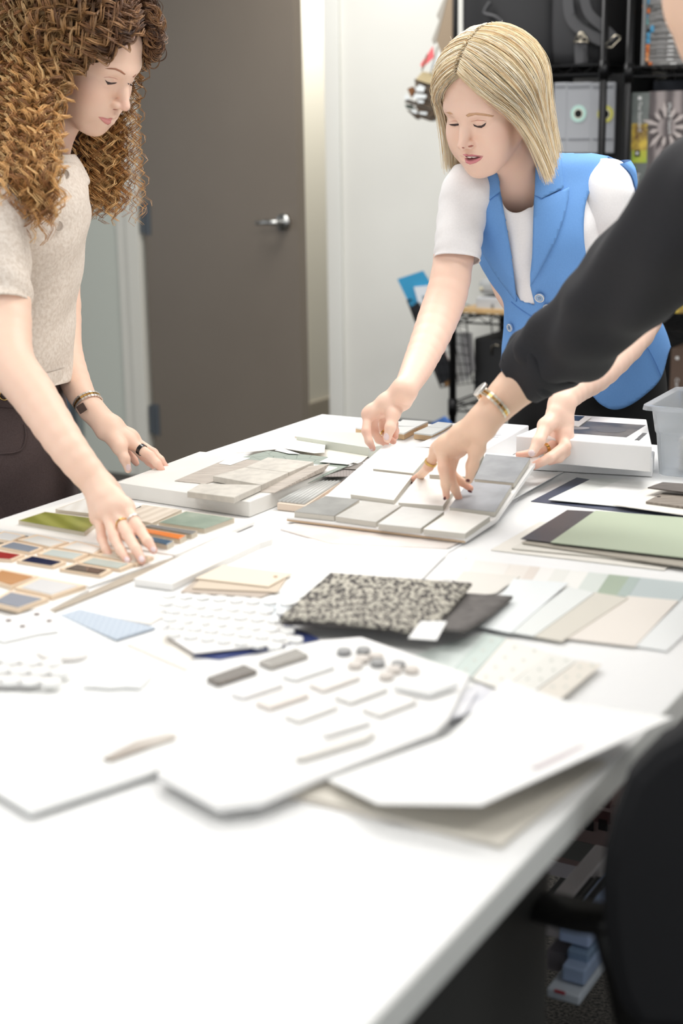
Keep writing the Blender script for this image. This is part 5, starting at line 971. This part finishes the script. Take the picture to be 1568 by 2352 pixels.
# blonde bob
def bob(n, infl, jit, M_=18, zc=-.104, shell=False):
    Pp = []; 
    for i in range(n):
        if shell: side, u, fi, zz = (1 if i >= n//2 else -1), (i % (n//2))/(n//2-1)*2., infl, zc
        else: side = 1 if RNG.random() < .42 else -1; u = RNG.random()**1.1*2; fi = infl+RNG.random()*jit; zz = zc+RNG.normal()*.004
        p = hairpath(LB_, RB, 1., side, u, fi, .46, 60, outw=.24 if side < 0 else .0, drop=.10, az0=47 if side < 0 else 50, lvl=.05, part=.03)
        lz = (p-TB)@RB[:, 2]; zz2 = zz-.012*(1-min(1, u))-.0*(u > 1); k = np.argmax(lz < zz2); k = k if k > 5 else 59
        ss = np.linspace(0, k, M_); i0 = np.clip(ss.astype(int), 0, 58); f_ = (ss-i0)[:, None]; q = p[i0]*(1-f_)+p[i0+1]*f_
        if not shell: q = q+np.cumsum(RNG.normal(size=(M_, 3))*.0005, 0)+(RB[:, 0]*RNG.normal()*.004)[None]*np.linspace(0, 1, M_)[:, None]**2
        Pp.append(q)
    return np.array(Pp)
hb = M('blonde_hair', (232, 208, 162), .42, kind='vcol', spec=.5)
blonds = np.array([lc(c) for c in ((252, 242, 218), (248, 232, 198), (238, 216, 176), (253, 248, 234), (222, 192, 150))])
Sh = bob(88, .005, 0, 22, -.098, True); n_ = 44; Vs = Sh.reshape(-1, 3); Fs = [(s_*n_*22+i*22+j, s_*n_*22+(i+1)*22+j, s_*n_*22+(i+1)*22+j+1, s_*n_*22+i*22+j+1) for s_ in (0, 1) for i in range(n_-1) for j in range(21)]
hs = npmesh('hair_base', Vs, Fs, hb, pb, np.tile(blonds[1], (len(Vs), 1))); hs.modifiers.new('thickness', 'SOLIDIFY').thickness = .002
N_ = 5200; st_ = bob(N_, .006, .024); clump = RNG.integers(0, 5, N_); ci = blonds[clump][:, None, :]*np.ones((1, 18, 1)); ci = ci*(.9+.18*RNG.random((N_, 1, 1)))
rad = .00055*np.ones((N_, 18))*(1-.5*np.linspace(0, 1, 18)**4)
V_, Q_, C_h = strands(st_, rad, ci); npmesh('hair', V_, Q_, hb, pb, C_h)
fly = []
for i in range(90):
    a = RNG.random()*6.28; d = np.array([math.cos(a)*.6, math.sin(a)*.6-.1, .9]); d /= np.linalg.norm(d); p0 = LB_(np.array([0, -.016, .034])+d*np.array([.083, .104, .088])); t = Rm_ = RB@d; s_ = RNG.normal(size=3)*.35; L_ = .008+.014*RNG.random()
    fly.append([p0+(t+s_*k/6)*L_*k/6+np.array([0, 0, -.6*L_*(k/6)**2*RNG.random()]) for k in range(7)])
fly = np.array(fly); V_, Q_, C_h = strands(fly, np.full((90, 7), .00028), np.tile(blonds[3], (90, 7, 1))); npmesh('flyaway_hair', V_, Q_, hb, pb, np.tile(blonds[3], (len(V_), 1)))
# ============ woman with curly hair
RL, TL = rod([-0.2777, 0.5683, -1.9836]), np.array([-0.4262, 2.6817, 1.5948])
pl_ = empty('person', P(60, 1000, 2.66)*[1, 1, 0], 'woman with long curly hair in a cream knit top reaching for tiles', 'person')
HLp, LL_ = head_prims(RL, TL, 1., 0., .97)
w1, w2 = P(228, 1118, 2.17), P(204, 934, 2.60)
ar1 = chain(JP([(-5, 470, 2.42), (12, 700, 2.36), (22, 825, 2.30), (80, 912, 2.25), (160, 1034, 2.19)])+[w1], [.040, .040, .0375, .034, .028, .0225], .02)
ar2 = chain(JP([(120, 470, 2.76), (140, 700, 2.74), (146, 800, 2.70), (178, 890, 2.63)])+[w2], [.045, .036, .033, .026, .020], .02)
f1 = [(JP([(291, 1168, 2.10), (321, 1216, 2.055), (339, 1243, 2.03), (353, 1264, 2.02)]), [.0088, .0080, .0070, .0056]),
      (JP([(268, 1174, 2.11), (293, 1229, 2.05), (313, 1262, 2.02), (326, 1288, 2.005)]), [.0090, .0082, .0072, .0058]),
      (JP([(246, 1182, 2.12), (262, 1234, 2.06), (278, 1266, 2.03), (293, 1289, 2.01)]), [.0086, .0078, .0068, .0056]),
      (JP([(227, 1190, 2.14), (234, 1237, 2.09), (243, 1262, 2.06), (254, 1282, 2.045)]), [.0080, .0070, .0060, .0050])]
t1 = (JP([(256, 1130, 2.18), (290, 1165, 2.18), (305, 1200, 2.15), (318, 1225, 2.13)]), [.012, .010, .0085, .0065])
f2 = [(JP([(304, 1018, 2.57), (346, 1048, 2.545), (361, 1065, 2.535), (371, 1079, 2.53)]), [.0098, .0084, .0074, .0060]),
      (JP([(308, 1012, 2.60), (352, 1040, 2.58), (368, 1056, 2.57), (380, 1071, 2.565)]), [.0090, .0080, .0070, .0056]),
      (JP([(296, 1016, 2.62), (328, 1048, 2.61), (342, 1061, 2.605), (352, 1071, 2.60)]), [.0085, .0075, .0066, .0055]),
      (JP([(284, 1020, 2.64), (300, 1046, 2.63), (308, 1056, 2.63), (313, 1064, 2.63)]), [.0080, .0070, .0062, .0054])]
t2 = (JP([(240, 990, 2.58), (274, 1026, 2.55), (286, 1053, 2.54), (294, 1079, 2.54)]), [.0135, .0112, .0088, .0062])
ch1 = [ell(P(40, 600, 2.62), (.10, .08, .13), .03), cone(P(0, 470, 2.52), P(90, 470, 2.72), .04, .04, .04)]
prL = HLp+chain(JP([(142, 258, 2.72), (92, 370, 2.70), (70, 450, 2.68)]), [.038, .041, .055], .03)+ch1+ar1+ar2+hand(w1, f1, t1, .0225)+hand(w2, f2, t2)
V_, Q_ = skin(prL, .0019)
spL = [([LL_((.042, .05, -.032))]*2, .034, (236, 168, 142), .55), ([LL_((0, .1, -.036))]*2, .018, (240, 176, 162), .5), ([LL_((.03, .03, -.085))]*2, .03, (226, 160, 120), .35)]
for fs in (f1, f2):
    for j, r in fs: spL += [([j[3]]*2, .018, red, .6), ([j[1]]*2, .015, red, .4), ([j[0]]*2, .018, red, .25)]
bodyL = npmesh('body', V_, Q_, skm, pl_, skincol(V_, (244, 208, 186), spL)); bvL = bvh_of(bodyL)
fy = lambda *a: [(120+x/6.533, 100+y/6.533) for x, y in a]
facebits(pl_, bvL, [('brow_brown', fy((790, 376), (880, 366), (960, 372), (1040, 408), (1105, 462), (1080, 470), (1010, 425), (940, 394), (850, 386)), (164, 112, 88)), ('brow_brown', fy((1205, 500), (1268, 450), (1276, 462), (1215, 512)), (164, 112, 88))],
    [fy((790, 545), (830, 575), (880, 588), (970, 590), (940, 606), (880, 616), (830, 618), (812, 585)), fy((1135, 596), (1165, 602), (1215, 640), (1180, 632), (1145, 618))],
    [fy((690, 1102), (760, 1108), (830, 1128), (905, 1118), (885, 1152), (840, 1150), (770, 1125)), fy((700, 1112), (780, 1130), (885, 1158), (880, 1195), (835, 1222), (790, 1200), (740, 1155))], None, (226, 150, 146))
patch('nostril_shade', fy((905, 985), (950, 982), (985, 992), (950, 1000), (915, 996)), bvL, 2, .0006, .0004, M('nostril_shade', (176, 106, 92), .7), pl_)  # nostril shadow painted as a thin dark-red patch
patch('eyelid_crease_shade', fy((775, 510), (860, 500), (950, 520), (985, 545), (930, 522), (850, 510)), bvL, 2, .0006, .0005, M('lid_crease_shade', (214, 160, 142), .6), pl_)  # shade of the lid crease painted as a darker strip
nails(pl_, bvL, [(352, 1262, 7, 6, 45), (325, 1284, 8, 7, 60), (292, 1286, 8, 6.5, 65), (253, 1280, 7, 5, 70), (295, 1074, 8, 6, 80)])
ring(pl_, f1[1][0][0]*.45+f1[1][0][1]*.55, f1[1][0][1]-f1[1][0][0], .0092, gold); ring(pl_, f1[0][0][0]*.45+f1[0][0][1]*.55, f1[0][0][1]-f1[0][0][0], .0090, silver); ring(pl_, f2[0][0][0]*.5+f2[0][0][1]*.5, f2[0][0][1]-f2[0][0][0], .0094, blackring, .0035)
wa = P(202, 925, 2.605); ax = w2-P(178, 890, 2.63); band = linkband('wrist_watch', wa, ax, .0245, .0225, .013, pl_, (silver, gold))
wf = P(188, 938, 2.575); d_ = ax/np.linalg.norm(ax); u_ = np.cross(d_, F); u_ /= np.linalg.norm(u_)
obj('watch_face', prism([wf+d_*a+u_*b-F*.004 for a, b in ((-.009, -.0075), (.009, -.0075), (.009, .0075), (-.009, .0075))], F*.004), M('watch_dark', (66, 50, 46), .2), band, bevel=.001)
# knit top, trousers
knit = M('cream_knit', (230, 219, 207), .95, kind='noise', rgb2=(212, 198, 184), scale=170, bump=.5)
yl = math.radians(-62+90)
kr = [(378, 60, 170, 2.63, .06), (398, -20, 182, 2.62, .10), (430, -75, 192, 2.61, .125), (483, -85, 202, 2.60, .135), (544, -90, 192, 2.60, .14), (620, -92, 180, 2.61, .135), (700, -95, 166, 2.62, .13), (761, -98, 160, 2.62, .13), (830, -100, 161, 2.63, .135), (872, -102, 158, 2.63, .138)]
kr2 = [rowpx(y, a, b, Y, th, 0) for y, a, b, Y, th in kr]
knfold = lambda s_, t, p: .0035*math.sin(t*6+s_*9)*s_+.0018*math.sin(s_*34+t*3)
kn = loft(kr2, 110, 12, knfold); kt = obj('knit_top', kn, knit, pl_, smooth=True); kt.modifiers.new('thickness', 'SOLIDIFY').thickness = .003; kbv = bvh_of(kt)
o = obj('knit_sleeve', armloft(JP([(10, 405, 2.56), (-8, 470, 2.44), (-6, 560, 2.40), (0, 640, 2.375), (2, 697, 2.36)]), [.040, .051, .048, .0455, .0455], 1., 40, 10, lambda s_, t, p: .003*math.sin(s_*24+t*2)*s_), knit, pl_, smooth=True); m_ = o.modifiers.new('thickness', 'SOLIDIFY'); m_.thickness = .003; m_.offset = 1
ribm = M('rib_knit', (222, 210, 196), .95, kind='stripe', rgb2=(204, 190, 176), scale=60)
obj('hem_rib', loft([(r[0], r[1]*1.012, r[2]*1.012) for r in (rowpx(838, -100, 161, 2.63, .136), rowpx(868, -102, 159, 2.63, .139))], 110, 4, lambda s_, t, p: .001*math.sin(t*90)), knit, kt, smooth=True)
cl = P(98, 398, 2.66); e = np.array([.046, 0, 0]); g = np.array([0, .046, 0])
o = obj('collar', loft([(cl+[.012, 0, .030], e*.95, g*.95), (cl+[.014, 0, .012], e*1.15, g*1.15), (cl+[.008, 0, -.012], e*1.5, g*1.45), (cl+[.004, 0, -.02], e*1.55, g*1.5)], 50, 6), knit, kt, smooth=True); o.modifiers.new('thickness', 'SOLIDIFY').thickness = .003
patch('button_placket', [(122, 470), (150, 470), (148, 545), (124, 545)], kbv, 8, .003, .002, knit, kt)
for x, y in ((136, 520), (150, 402)):
    p, nn = hit(kbv, x, y)
    if p is not None:
        b_ = obj('button', tube([p-F*.003, p-F*.0065], .0085, 20), M('pearl_button', (214, 202, 190), .4), kt); obj('button_rim', tube([p-F*.0068+.0072*(RT*math.cos(a)+UP*math.sin(a)) for a in np.linspace(0, 6.283, 20, endpoint=False)], .001, 5, closed=True), M('pearl_rim', (196, 184, 172), .4), b_)
brown = M('brown_cotton', (84, 70, 68), .9, kind='noise', rgb2=(74, 60, 58), scale=500, bump=.15)
tr = [rowpx(800, -96, 140, 2.65, .11), rowpx(860, -100, 141, 2.65, .125), rowpx(950, -112, 150, 2.66, .135), rowpx(1040, -116, 164, 2.66, .14), rowpx(1110, -112, 172, 2.66, .14), rowpx(1220, -108, 176, 2.66, .13)]
trs = obj('trousers', loft(tr, 70, 8, lambda s_, t, p: .003*math.sin(t*4+s_*12)), brown, pl_, smooth=True)
for (x0, x1, Y) in ((-112, 80, 2.61), (58, 175, 2.72)):
    r0 = rowpx(1040, x0+(8 if x0 < 0 else 0), x1-6, Y, .098); r1 = rowpx(1180, x0, x1, Y, .095); f_ = r1[0]*[1, 1, 0]
    obj('trouser_leg', loft([r0, r1, (f_+[0, 0, .45], r1[1]*.8, r1[2]*.8), (f_+[0, 0, .06], r1[1]*.75, r1[2]*.72)], 40, 7, lambda s_, t, p: .003*math.sin(t*5+s_*16)), brown, pl_, smooth=True)
    obj('shoe', loft([(f_+[-.05, 0, .04], np.array([0, .034, 0]), np.array([0, 0, .036])), (f_+[.06, 0, .035], np.array([0, .038, 0]), np.array([0, 0, .03])), (f_+[.16, 0, .028], np.array([0, .03, 0]), np.array([0, 0, .022]))], 20, 5, cap=True), blackc, pl_, smooth=True)
tbv = bvh_of(trs)
for y in (905, 938): obj('waistband_seam', tube([hit(tbv, x, y+.06*x, P(x, y, 2.6))[0]-F*.002 for x in range(0, 140, 8)], .0012, 5), brown, trs)
obj('pocket_seam', tube([hit(tbv, x, y, P(x, y, 2.6))[0]-F*.002 for x, y in catmull([(0, 1042), (30, 1040), (52, 1030), (60, 1000), (56, 975)], 5)], .0014, 5), brown, trs)
pr_ = hit(tbv, 12, 908)[0]; obj('belt_ring', tube([pr_-F*.006+.0085*(RT*math.cos(a)+UP*math.sin(a)) for a in np.linspace(0, 6.283, 20, endpoint=False)], .0016, 8, closed=True), gold, trs, smooth=True)
# curls
hm = M('curly_hair', (150, 104, 64), .42, kind='vcol', spec=.5)
NL, SPL, MM = 700, 6, 92
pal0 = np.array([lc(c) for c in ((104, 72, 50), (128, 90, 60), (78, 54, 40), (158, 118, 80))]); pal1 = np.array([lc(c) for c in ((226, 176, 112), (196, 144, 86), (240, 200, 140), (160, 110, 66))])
PT = []; CC = []; RR = []
def curlock(side, u, fi, zend, az0, outw, rr_, pitch, n_str=SPL, amp=1.):
    p = hairpath(LL_, RL, 1., side, u, fi, .62, 90, outw=outw, drop=.16, az0=az0, lvl=.10)
    k = np.argmax(p[:, 2] < zend); k = k if k > 40 else 89; ss = np.linspace(0, k, MM); i0 = np.clip(ss.astype(int), 0, 88); f_ = (ss-i0)[:, None]; q = p[i0]*(1-f_)+p[i0+1]*f_
    if side > 0: q = q+np.array([.23, -1., 0])*(.20*np.clip((ZN+.24-q[:, 2])/.20, 0, 1)**1.2)[:, None]
    sl = np.concatenate([[0], np.cumsum(np.linalg.norm(np.diff(q, axis=0), axis=1))]); t = np.gradient(q, axis=0); t /= np.linalg.norm(t, axis=1, keepdims=True)
    a = np.array([.2, .9, .3]); e1 = np.cross(t, a); e1 /= np.linalg.norm(e1, axis=1, keepdims=True); e2 = np.cross(t, e1); ph = RNG.random()*6.28; dr = 1 if RNG.random() < .5 else -1
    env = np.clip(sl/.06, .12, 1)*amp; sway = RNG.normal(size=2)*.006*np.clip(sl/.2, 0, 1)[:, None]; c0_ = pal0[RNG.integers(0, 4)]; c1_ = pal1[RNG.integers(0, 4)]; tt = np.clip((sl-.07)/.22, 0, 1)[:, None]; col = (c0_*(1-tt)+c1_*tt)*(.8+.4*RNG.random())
    th = dr*2*math.pi*(sl/pitch)+ph+.4*np.sin(sl*40+ph)
    for s_ in range(n_str):
        o1, o2 = RNG.normal(size=2)*.0016; r_ = rr_*(1+RNG.normal()*.12); th_ = th+RNG.normal()*.22
        x = q+e1*(r_*env*np.cos(th_)+o1+sway[:, 0])[:, None]+e2*(r_*env*np.sin(th_)+o2+sway[:, 1])[:, None]
        PT.append(x); CC.append(col*(.85+.3*RNG.random())); RR.append(np.full(MM, .00072)*(1-.6*np.linspace(0, 1, MM)**6))
ZN = P(110, 462, 2.56)[2]; ZF = P(240, 455, 2.80)[2]
for i in range(NL):
    side = 1 if RNG.random() < .55 else -1; u = RNG.random()*2; back = min(1, u/1.1)
    fi = .006+RNG.random()**.8*(.026+.044*back); curlock(side, u, fi, (ZN if side > 0 else ZF)+RNG.normal()*.02, (53 if side > 0 else 62), .04+.26*back*RNG.random(), .006+.006*RNG.random(), .034+.018*RNG.random())
for i in range(26): curlock(-1, RNG.random()*.25, .02+RNG.random()*.02, 1.345+RNG.normal()*.03, 50, .12, .010, .04, 2)
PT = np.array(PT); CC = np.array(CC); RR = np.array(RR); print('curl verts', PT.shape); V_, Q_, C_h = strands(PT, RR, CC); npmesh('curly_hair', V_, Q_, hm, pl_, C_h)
Sh = []
for s_ in (-1, 1):
    for i in range(40):
        p = hairpath(LL_, RL, 1., s_, i/39*2, .004+.022*min(1, i/24), .5, 60, outw=.06, drop=.16, az0=62 if s_ > 0 else 70, lvl=.10); k = np.argmax(p[:, 2] < 1.40); k = k if k > 20 else 40
        ss = np.linspace(0, k, 24); i0 = np.clip(ss.astype(int), 0, 58); f_ = (ss-i0)[:, None]; Sh.append(p[i0]*(1-f_)+p[i0+1]*f_)
Sh = np.array(Sh); Vs = Sh.reshape(-1, 3); Fs = [(s_*40*24+i*24+j, s_*40*24+(i+1)*24+j, s_*40*24+(i+1)*24+j+1, s_*40*24+i*24+j+1) for s_ in (0, 1) for i in range(39) for j in range(23)]
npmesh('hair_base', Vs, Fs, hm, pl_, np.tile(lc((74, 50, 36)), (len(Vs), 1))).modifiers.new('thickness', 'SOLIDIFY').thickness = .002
# ============ person in the black shirt (right)
pk = empty('person', P(1760, 1100, 1.75)*[1, 1, 0], 'person in rolled black shirt sleeves pointing at the tiles from the right', 'person')
blk2 = M('black_shirt', (27, 27, 32), .8, kind='noise', rgb2=(22, 22, 27), scale=350, bump=.1)
yt = BYb(948, 1110)[1]
w3 = P(1114, 962, 2.22)
f3 = [(JP([(1003, 1034, 2.30), (984, 1072, 2.31), (964, 1094, yt+.006)])+[BYb(949, 1106)+np.array([0, 0, .004])], [.0092, .0080, .0068, .0050]),
      (JP([(1014, 1028, 2.26), (1018, 1075, 2.24), (1023, 1112, 2.24), (1025, 1140, 2.245)]), [.0098, .0086, .0074, .0054]),
      (JP([(1032, 1032, 2.27), (1032, 1088, 2.27), (1044, 1122, 2.275), (1055, 1148, 2.28)]), [.0092, .0080, .0072, .0056]),
      (JP([(1048, 1036, 2.29), (1034, 1086, 2.30), (1058, 1106, 2.29), (1080, 1122, 2.285)]), [.0085, .0075, .0066, .0052])]
t3 = (JP([(1110, 990, 2.22), (1095, 1030, 2.24), (1084, 1070, 2.25), (1077, 1102, 2.255)]), [.0125, .0112, .0094, .0066])
RK = rod([-.2, .1, .62]); RKm = RK; TK = P(1698, -98, 1.84)
HK, LK_ = head_prims(RKm, TK, 1.0)
a3 = chain(JP([(1690, 430, 1.84), (1500, 620, 2.02), (1330, 770, 2.18), (1255, 835, 2.24), (1180, 893, 2.24)])+[w3], [.055, .050, .042, .038, .031, .0235], .02)
w4 = P(1840, 2075, 1.62)
a4 = chain(JP([(1960, 560, 1.70), (1900, 1150, 1.62), (1860, 1700, 1.60)])+[w4], [.052, .042, .034, .022], .02)
f4 = [(JP([(x, 2180, 1.62+i*.02), (x-8, 2240, 1.61+i*.02), (x-6, 2285, 1.61+i*.02), (x-2, 2315, 1.61+i*.02)]), [.0095, .0085, .0075, .006]) for i, x in enumerate((1812, 1820, 1828, 1836))]
t4 = (JP([(1826, 2110, 1.60), (1808, 2150, 1.58), (1802, 2190, 1.58), (1800, 2220, 1.58)]), [.013, .011, .009, .007])
prK = HK+chain([TK+RKm@np.array([0, -.02, -.07]), P(1730, 230, 1.84), P(1780, 400, 1.84)], [.05, .05, .07], .03)+[ell(P(1830, 700, 1.80), (.07, .07, .2), .03)]+a3+a4+hand(w3, f3, t3, .022)+hand(w4, f4, t4)
V_, Q_ = skin(prK, .0022)
spK = [([j[3]]*2, .02, (216, 138, 122), .6) for j, r in f3]+[([j[1]]*2, .016, (216, 138, 122), .4) for j, r in f3]+[([LK_((0, .05, -.1))]*2, .03, (214, 150, 116), .4)]
bodyK = npmesh('body', V_, Q_, skm, pk, skincol(V_, (236, 198, 172), spK)); bvK = bvh_of(bodyK)
maroon = M('nail_maroon', (96, 42, 48), .2)
nails(pk, bvK, [(944, 1108, 3.5, 2.5, 40), (1021, 1145, 3, 4, 0), (1079, 1129, 5.5, 2.5, 20), (1050, 1152, 3, 2.5, 30), (1074, 1104, 5, 3.5, 10)], maroon)
ring(pk, f3[0][0][0]*.25+f3[0][0][1]*.75, f3[0][0][1]-f3[0][0][0], .0092, gold, .002)
wa = P(1131, 927, 2.225); ax = P(1190, 885, 2.24)-w3; band = linkband('bracelet_watch', wa, ax, .0295, .0285, .012, pk, (M('silver_gold_mix', (232, 226, 210), .3, .7), gold))
wf = P(1105, 897, 2.205); d_ = ax/np.linalg.norm(ax); u_ = np.cross(d_, F); u_ /= np.linalg.norm(u_)
obj('watch_face', tube([wf-u_*0, wf+u_*.0], .001, 4), silver, band) if False else obj('watch_face', prism([wf+d_*.013*math.cos(a)+(F*.8+u_*.2)*.013*math.sin(a)+u_*.0 for a in np.linspace(0, 6.283, 24, endpoint=False)], np.cross(d_, F*.8+u_*.2)*.006), silver, band, bevel=.001)
slf = lambda s_, t, p: .0055*math.sin(s_*26+t*2)*(.45+.55*(1-s_))+.0035*math.sin(t*5+s_*17)+.002*math.sin(t*3-s_*41)
sl = armloft(JP([(1205, 862, 2.25), (1240, 828, 2.24), (1302, 790, 2.20), (1380, 715, 2.12), (1458, 640, 2.04), (1600, 492, 1.93), (1720, 420, 1.86), (1780, 400, 1.85)]), [.0375, .052, .0585, .0635, .0665, .078, .085, .07], 1., 60, 10, slf)
o = obj('shirt_sleeve', sl, blk2, pk, smooth=True); m_ = o.modifiers.new('thickness', 'SOLIDIFY'); m_.thickness = .002; m_.offset = 1
cuff = armloft(JP([(1198, 872, 2.252), (1225, 846, 2.243), (1262, 818, 2.228), (1275, 808, 2.222)]), [.0385, .0485, .056, .050], 1., 60, 8, lambda s_, t, p: .003*math.sin(t*3+s_*5)); o = obj('rolled_cuff', cuff, blk2, pk, smooth=True); m_ = o.modifiers.new('thickness', 'SOLIDIFY'); m_.thickness = .003; m_.offset = 1
obj('shirt', loft([rowpx(330, 1660, 1850, 1.86, .06), rowpx(400, 1640, 2010, 1.84, .09), rowpx(560, 1690, 2040, 1.82, .10), rowpx(900, 1740, 2060, 1.78, .11), rowpx(1300, 1750, 2070, 1.74, .11)], 60, 8), blk2, pk, smooth=True)
o = obj('shirt_sleeve', armloft(JP([(1960, 540, 1.70), (1925, 850, 1.66), (1900, 1150, 1.62), (1888, 1280, 1.61)]), [.062, .058, .052, .048], 1., 30, 8), blk2, pk, smooth=True)
tr = [rowpx(1250, 1750, 2070, 1.74, .11), rowpx(1500, 1750, 2080, 1.74, .12), rowpx(1750, 1760, 2090, 1.74, .12)]; obj('trousers', loft(tr, 50, 6), blackc, pk, smooth=True)
for dx in (-.08, .08):
    t0 = tr[-1][0]+np.array([dx, 0, .05]); f_ = t0*[1, 1, 0]; obj('trouser_leg', loft([(t0, np.array([.08, 0, 0]), np.array([0, .1, 0])), (f_+[0, 0, .4], np.array([.06, 0, 0]), np.array([0, .08, 0])), (f_+[0, 0, .05], np.array([.055, 0, 0]), np.array([0, .07, 0]))], 30, 6), blackc, pk, smooth=True)
hk_ = lc((120, 88, 60)); Sh = np.array([hairpath(LK_, RKm, 1., s_, i/39*2, .012, .30, 24, outw=.0, drop=.2, az0=100, lvl=.1) for s_ in (-1, 1) for i in range(40)]); Vs = Sh.reshape(-1, 3)
npmesh('hair', Vs, [(s_*960+i*24+j, s_*960+(i+1)*24+j, s_*960+(i+1)*24+j+1, s_*960+i*24+j+1) for s_ in (0, 1) for i in range(39) for j in range(23)], M('light_brown_hair', (140, 104, 70), .5), pk).modifiers.new('thickness', 'SOLIDIFY').thickness = .012
# ============ office chair by the right edge
chm = M('black_mesh_fabric', (16, 16, 19), .85); chp = M('black_plastic', (28, 27, 26), .5)
cc_ = P(1560, 2000, 1.22); oc = empty('office_chair', cc_*[1, 1, 0], 'black office chair with armrest beside the table at lower right', 'chair')
bp = [(1620, 1672), (1558, 1684), (1492, 1722), (1430, 1785), (1394, 1885), (1374, 1965), (1366, 2045), (1372, 2140), (1385, 2230), (1405, 2310), (1450, 2380), (1700, 2400), (1760, 2200), (1770, 1900), (1740, 1700)]
front = [P(x, y, 1.20) for x, y in bp]; obj('backrest', prism(front, np.array([.03, .06, 0])), chm, oc, bevel=.02)
arm = [P(1420, 2112, 1.23), P(1340, 2105, 1.27), P(1245, 2082, 1.35)]; rows = [(p, np.array([.018, .015, 0]), np.array([0, .003, .012])) for p in arm]
obj('armrest', loft(rows, 20, 8, cap=True), chp, oc, smooth=True); obj('armrest_post', tube([P(1390, 2130, 1.23), P(1420, 2240, 1.24), P(1450, 2380, 1.25)], .013, 12), chp, oc, smooth=True)
sc_ = cc_*[1, 1, 0]+np.array([.30, .0, 0]); obj('seat', loft([(sc_+[0, 0, .42], np.array([.2, 0, 0]), np.array([0, .2, 0])), (sc_+[0, 0, .45], np.array([.23, 0, 0]), np.array([0, .23, 0])), (sc_+[0, 0, .49], np.array([.22, 0, 0]), np.array([0, .22, 0])), (sc_+[0, 0, .50], np.array([.15, 0, 0]), np.array([0, .15, 0]))], 40, 4, cap=True), chm, oc, smooth=True)
obj('gas_column', tube([sc_+[0, 0, .1], sc_+[0, 0, .43]], .025, 14), chp, oc, smooth=True)
for k in range(5):
    a = k*1.2566+.3; e = sc_+np.array([.28*math.cos(a), .28*math.sin(a), .06]); obj('base_leg', tube([sc_+[0, 0, .11], e], [.022, .014], 8), chp, oc, smooth=True); obj('caster', tube([e+[-.012, 0, -.032], e+[.012, 0, -.032]], .027, 14), chp, oc, smooth=True)
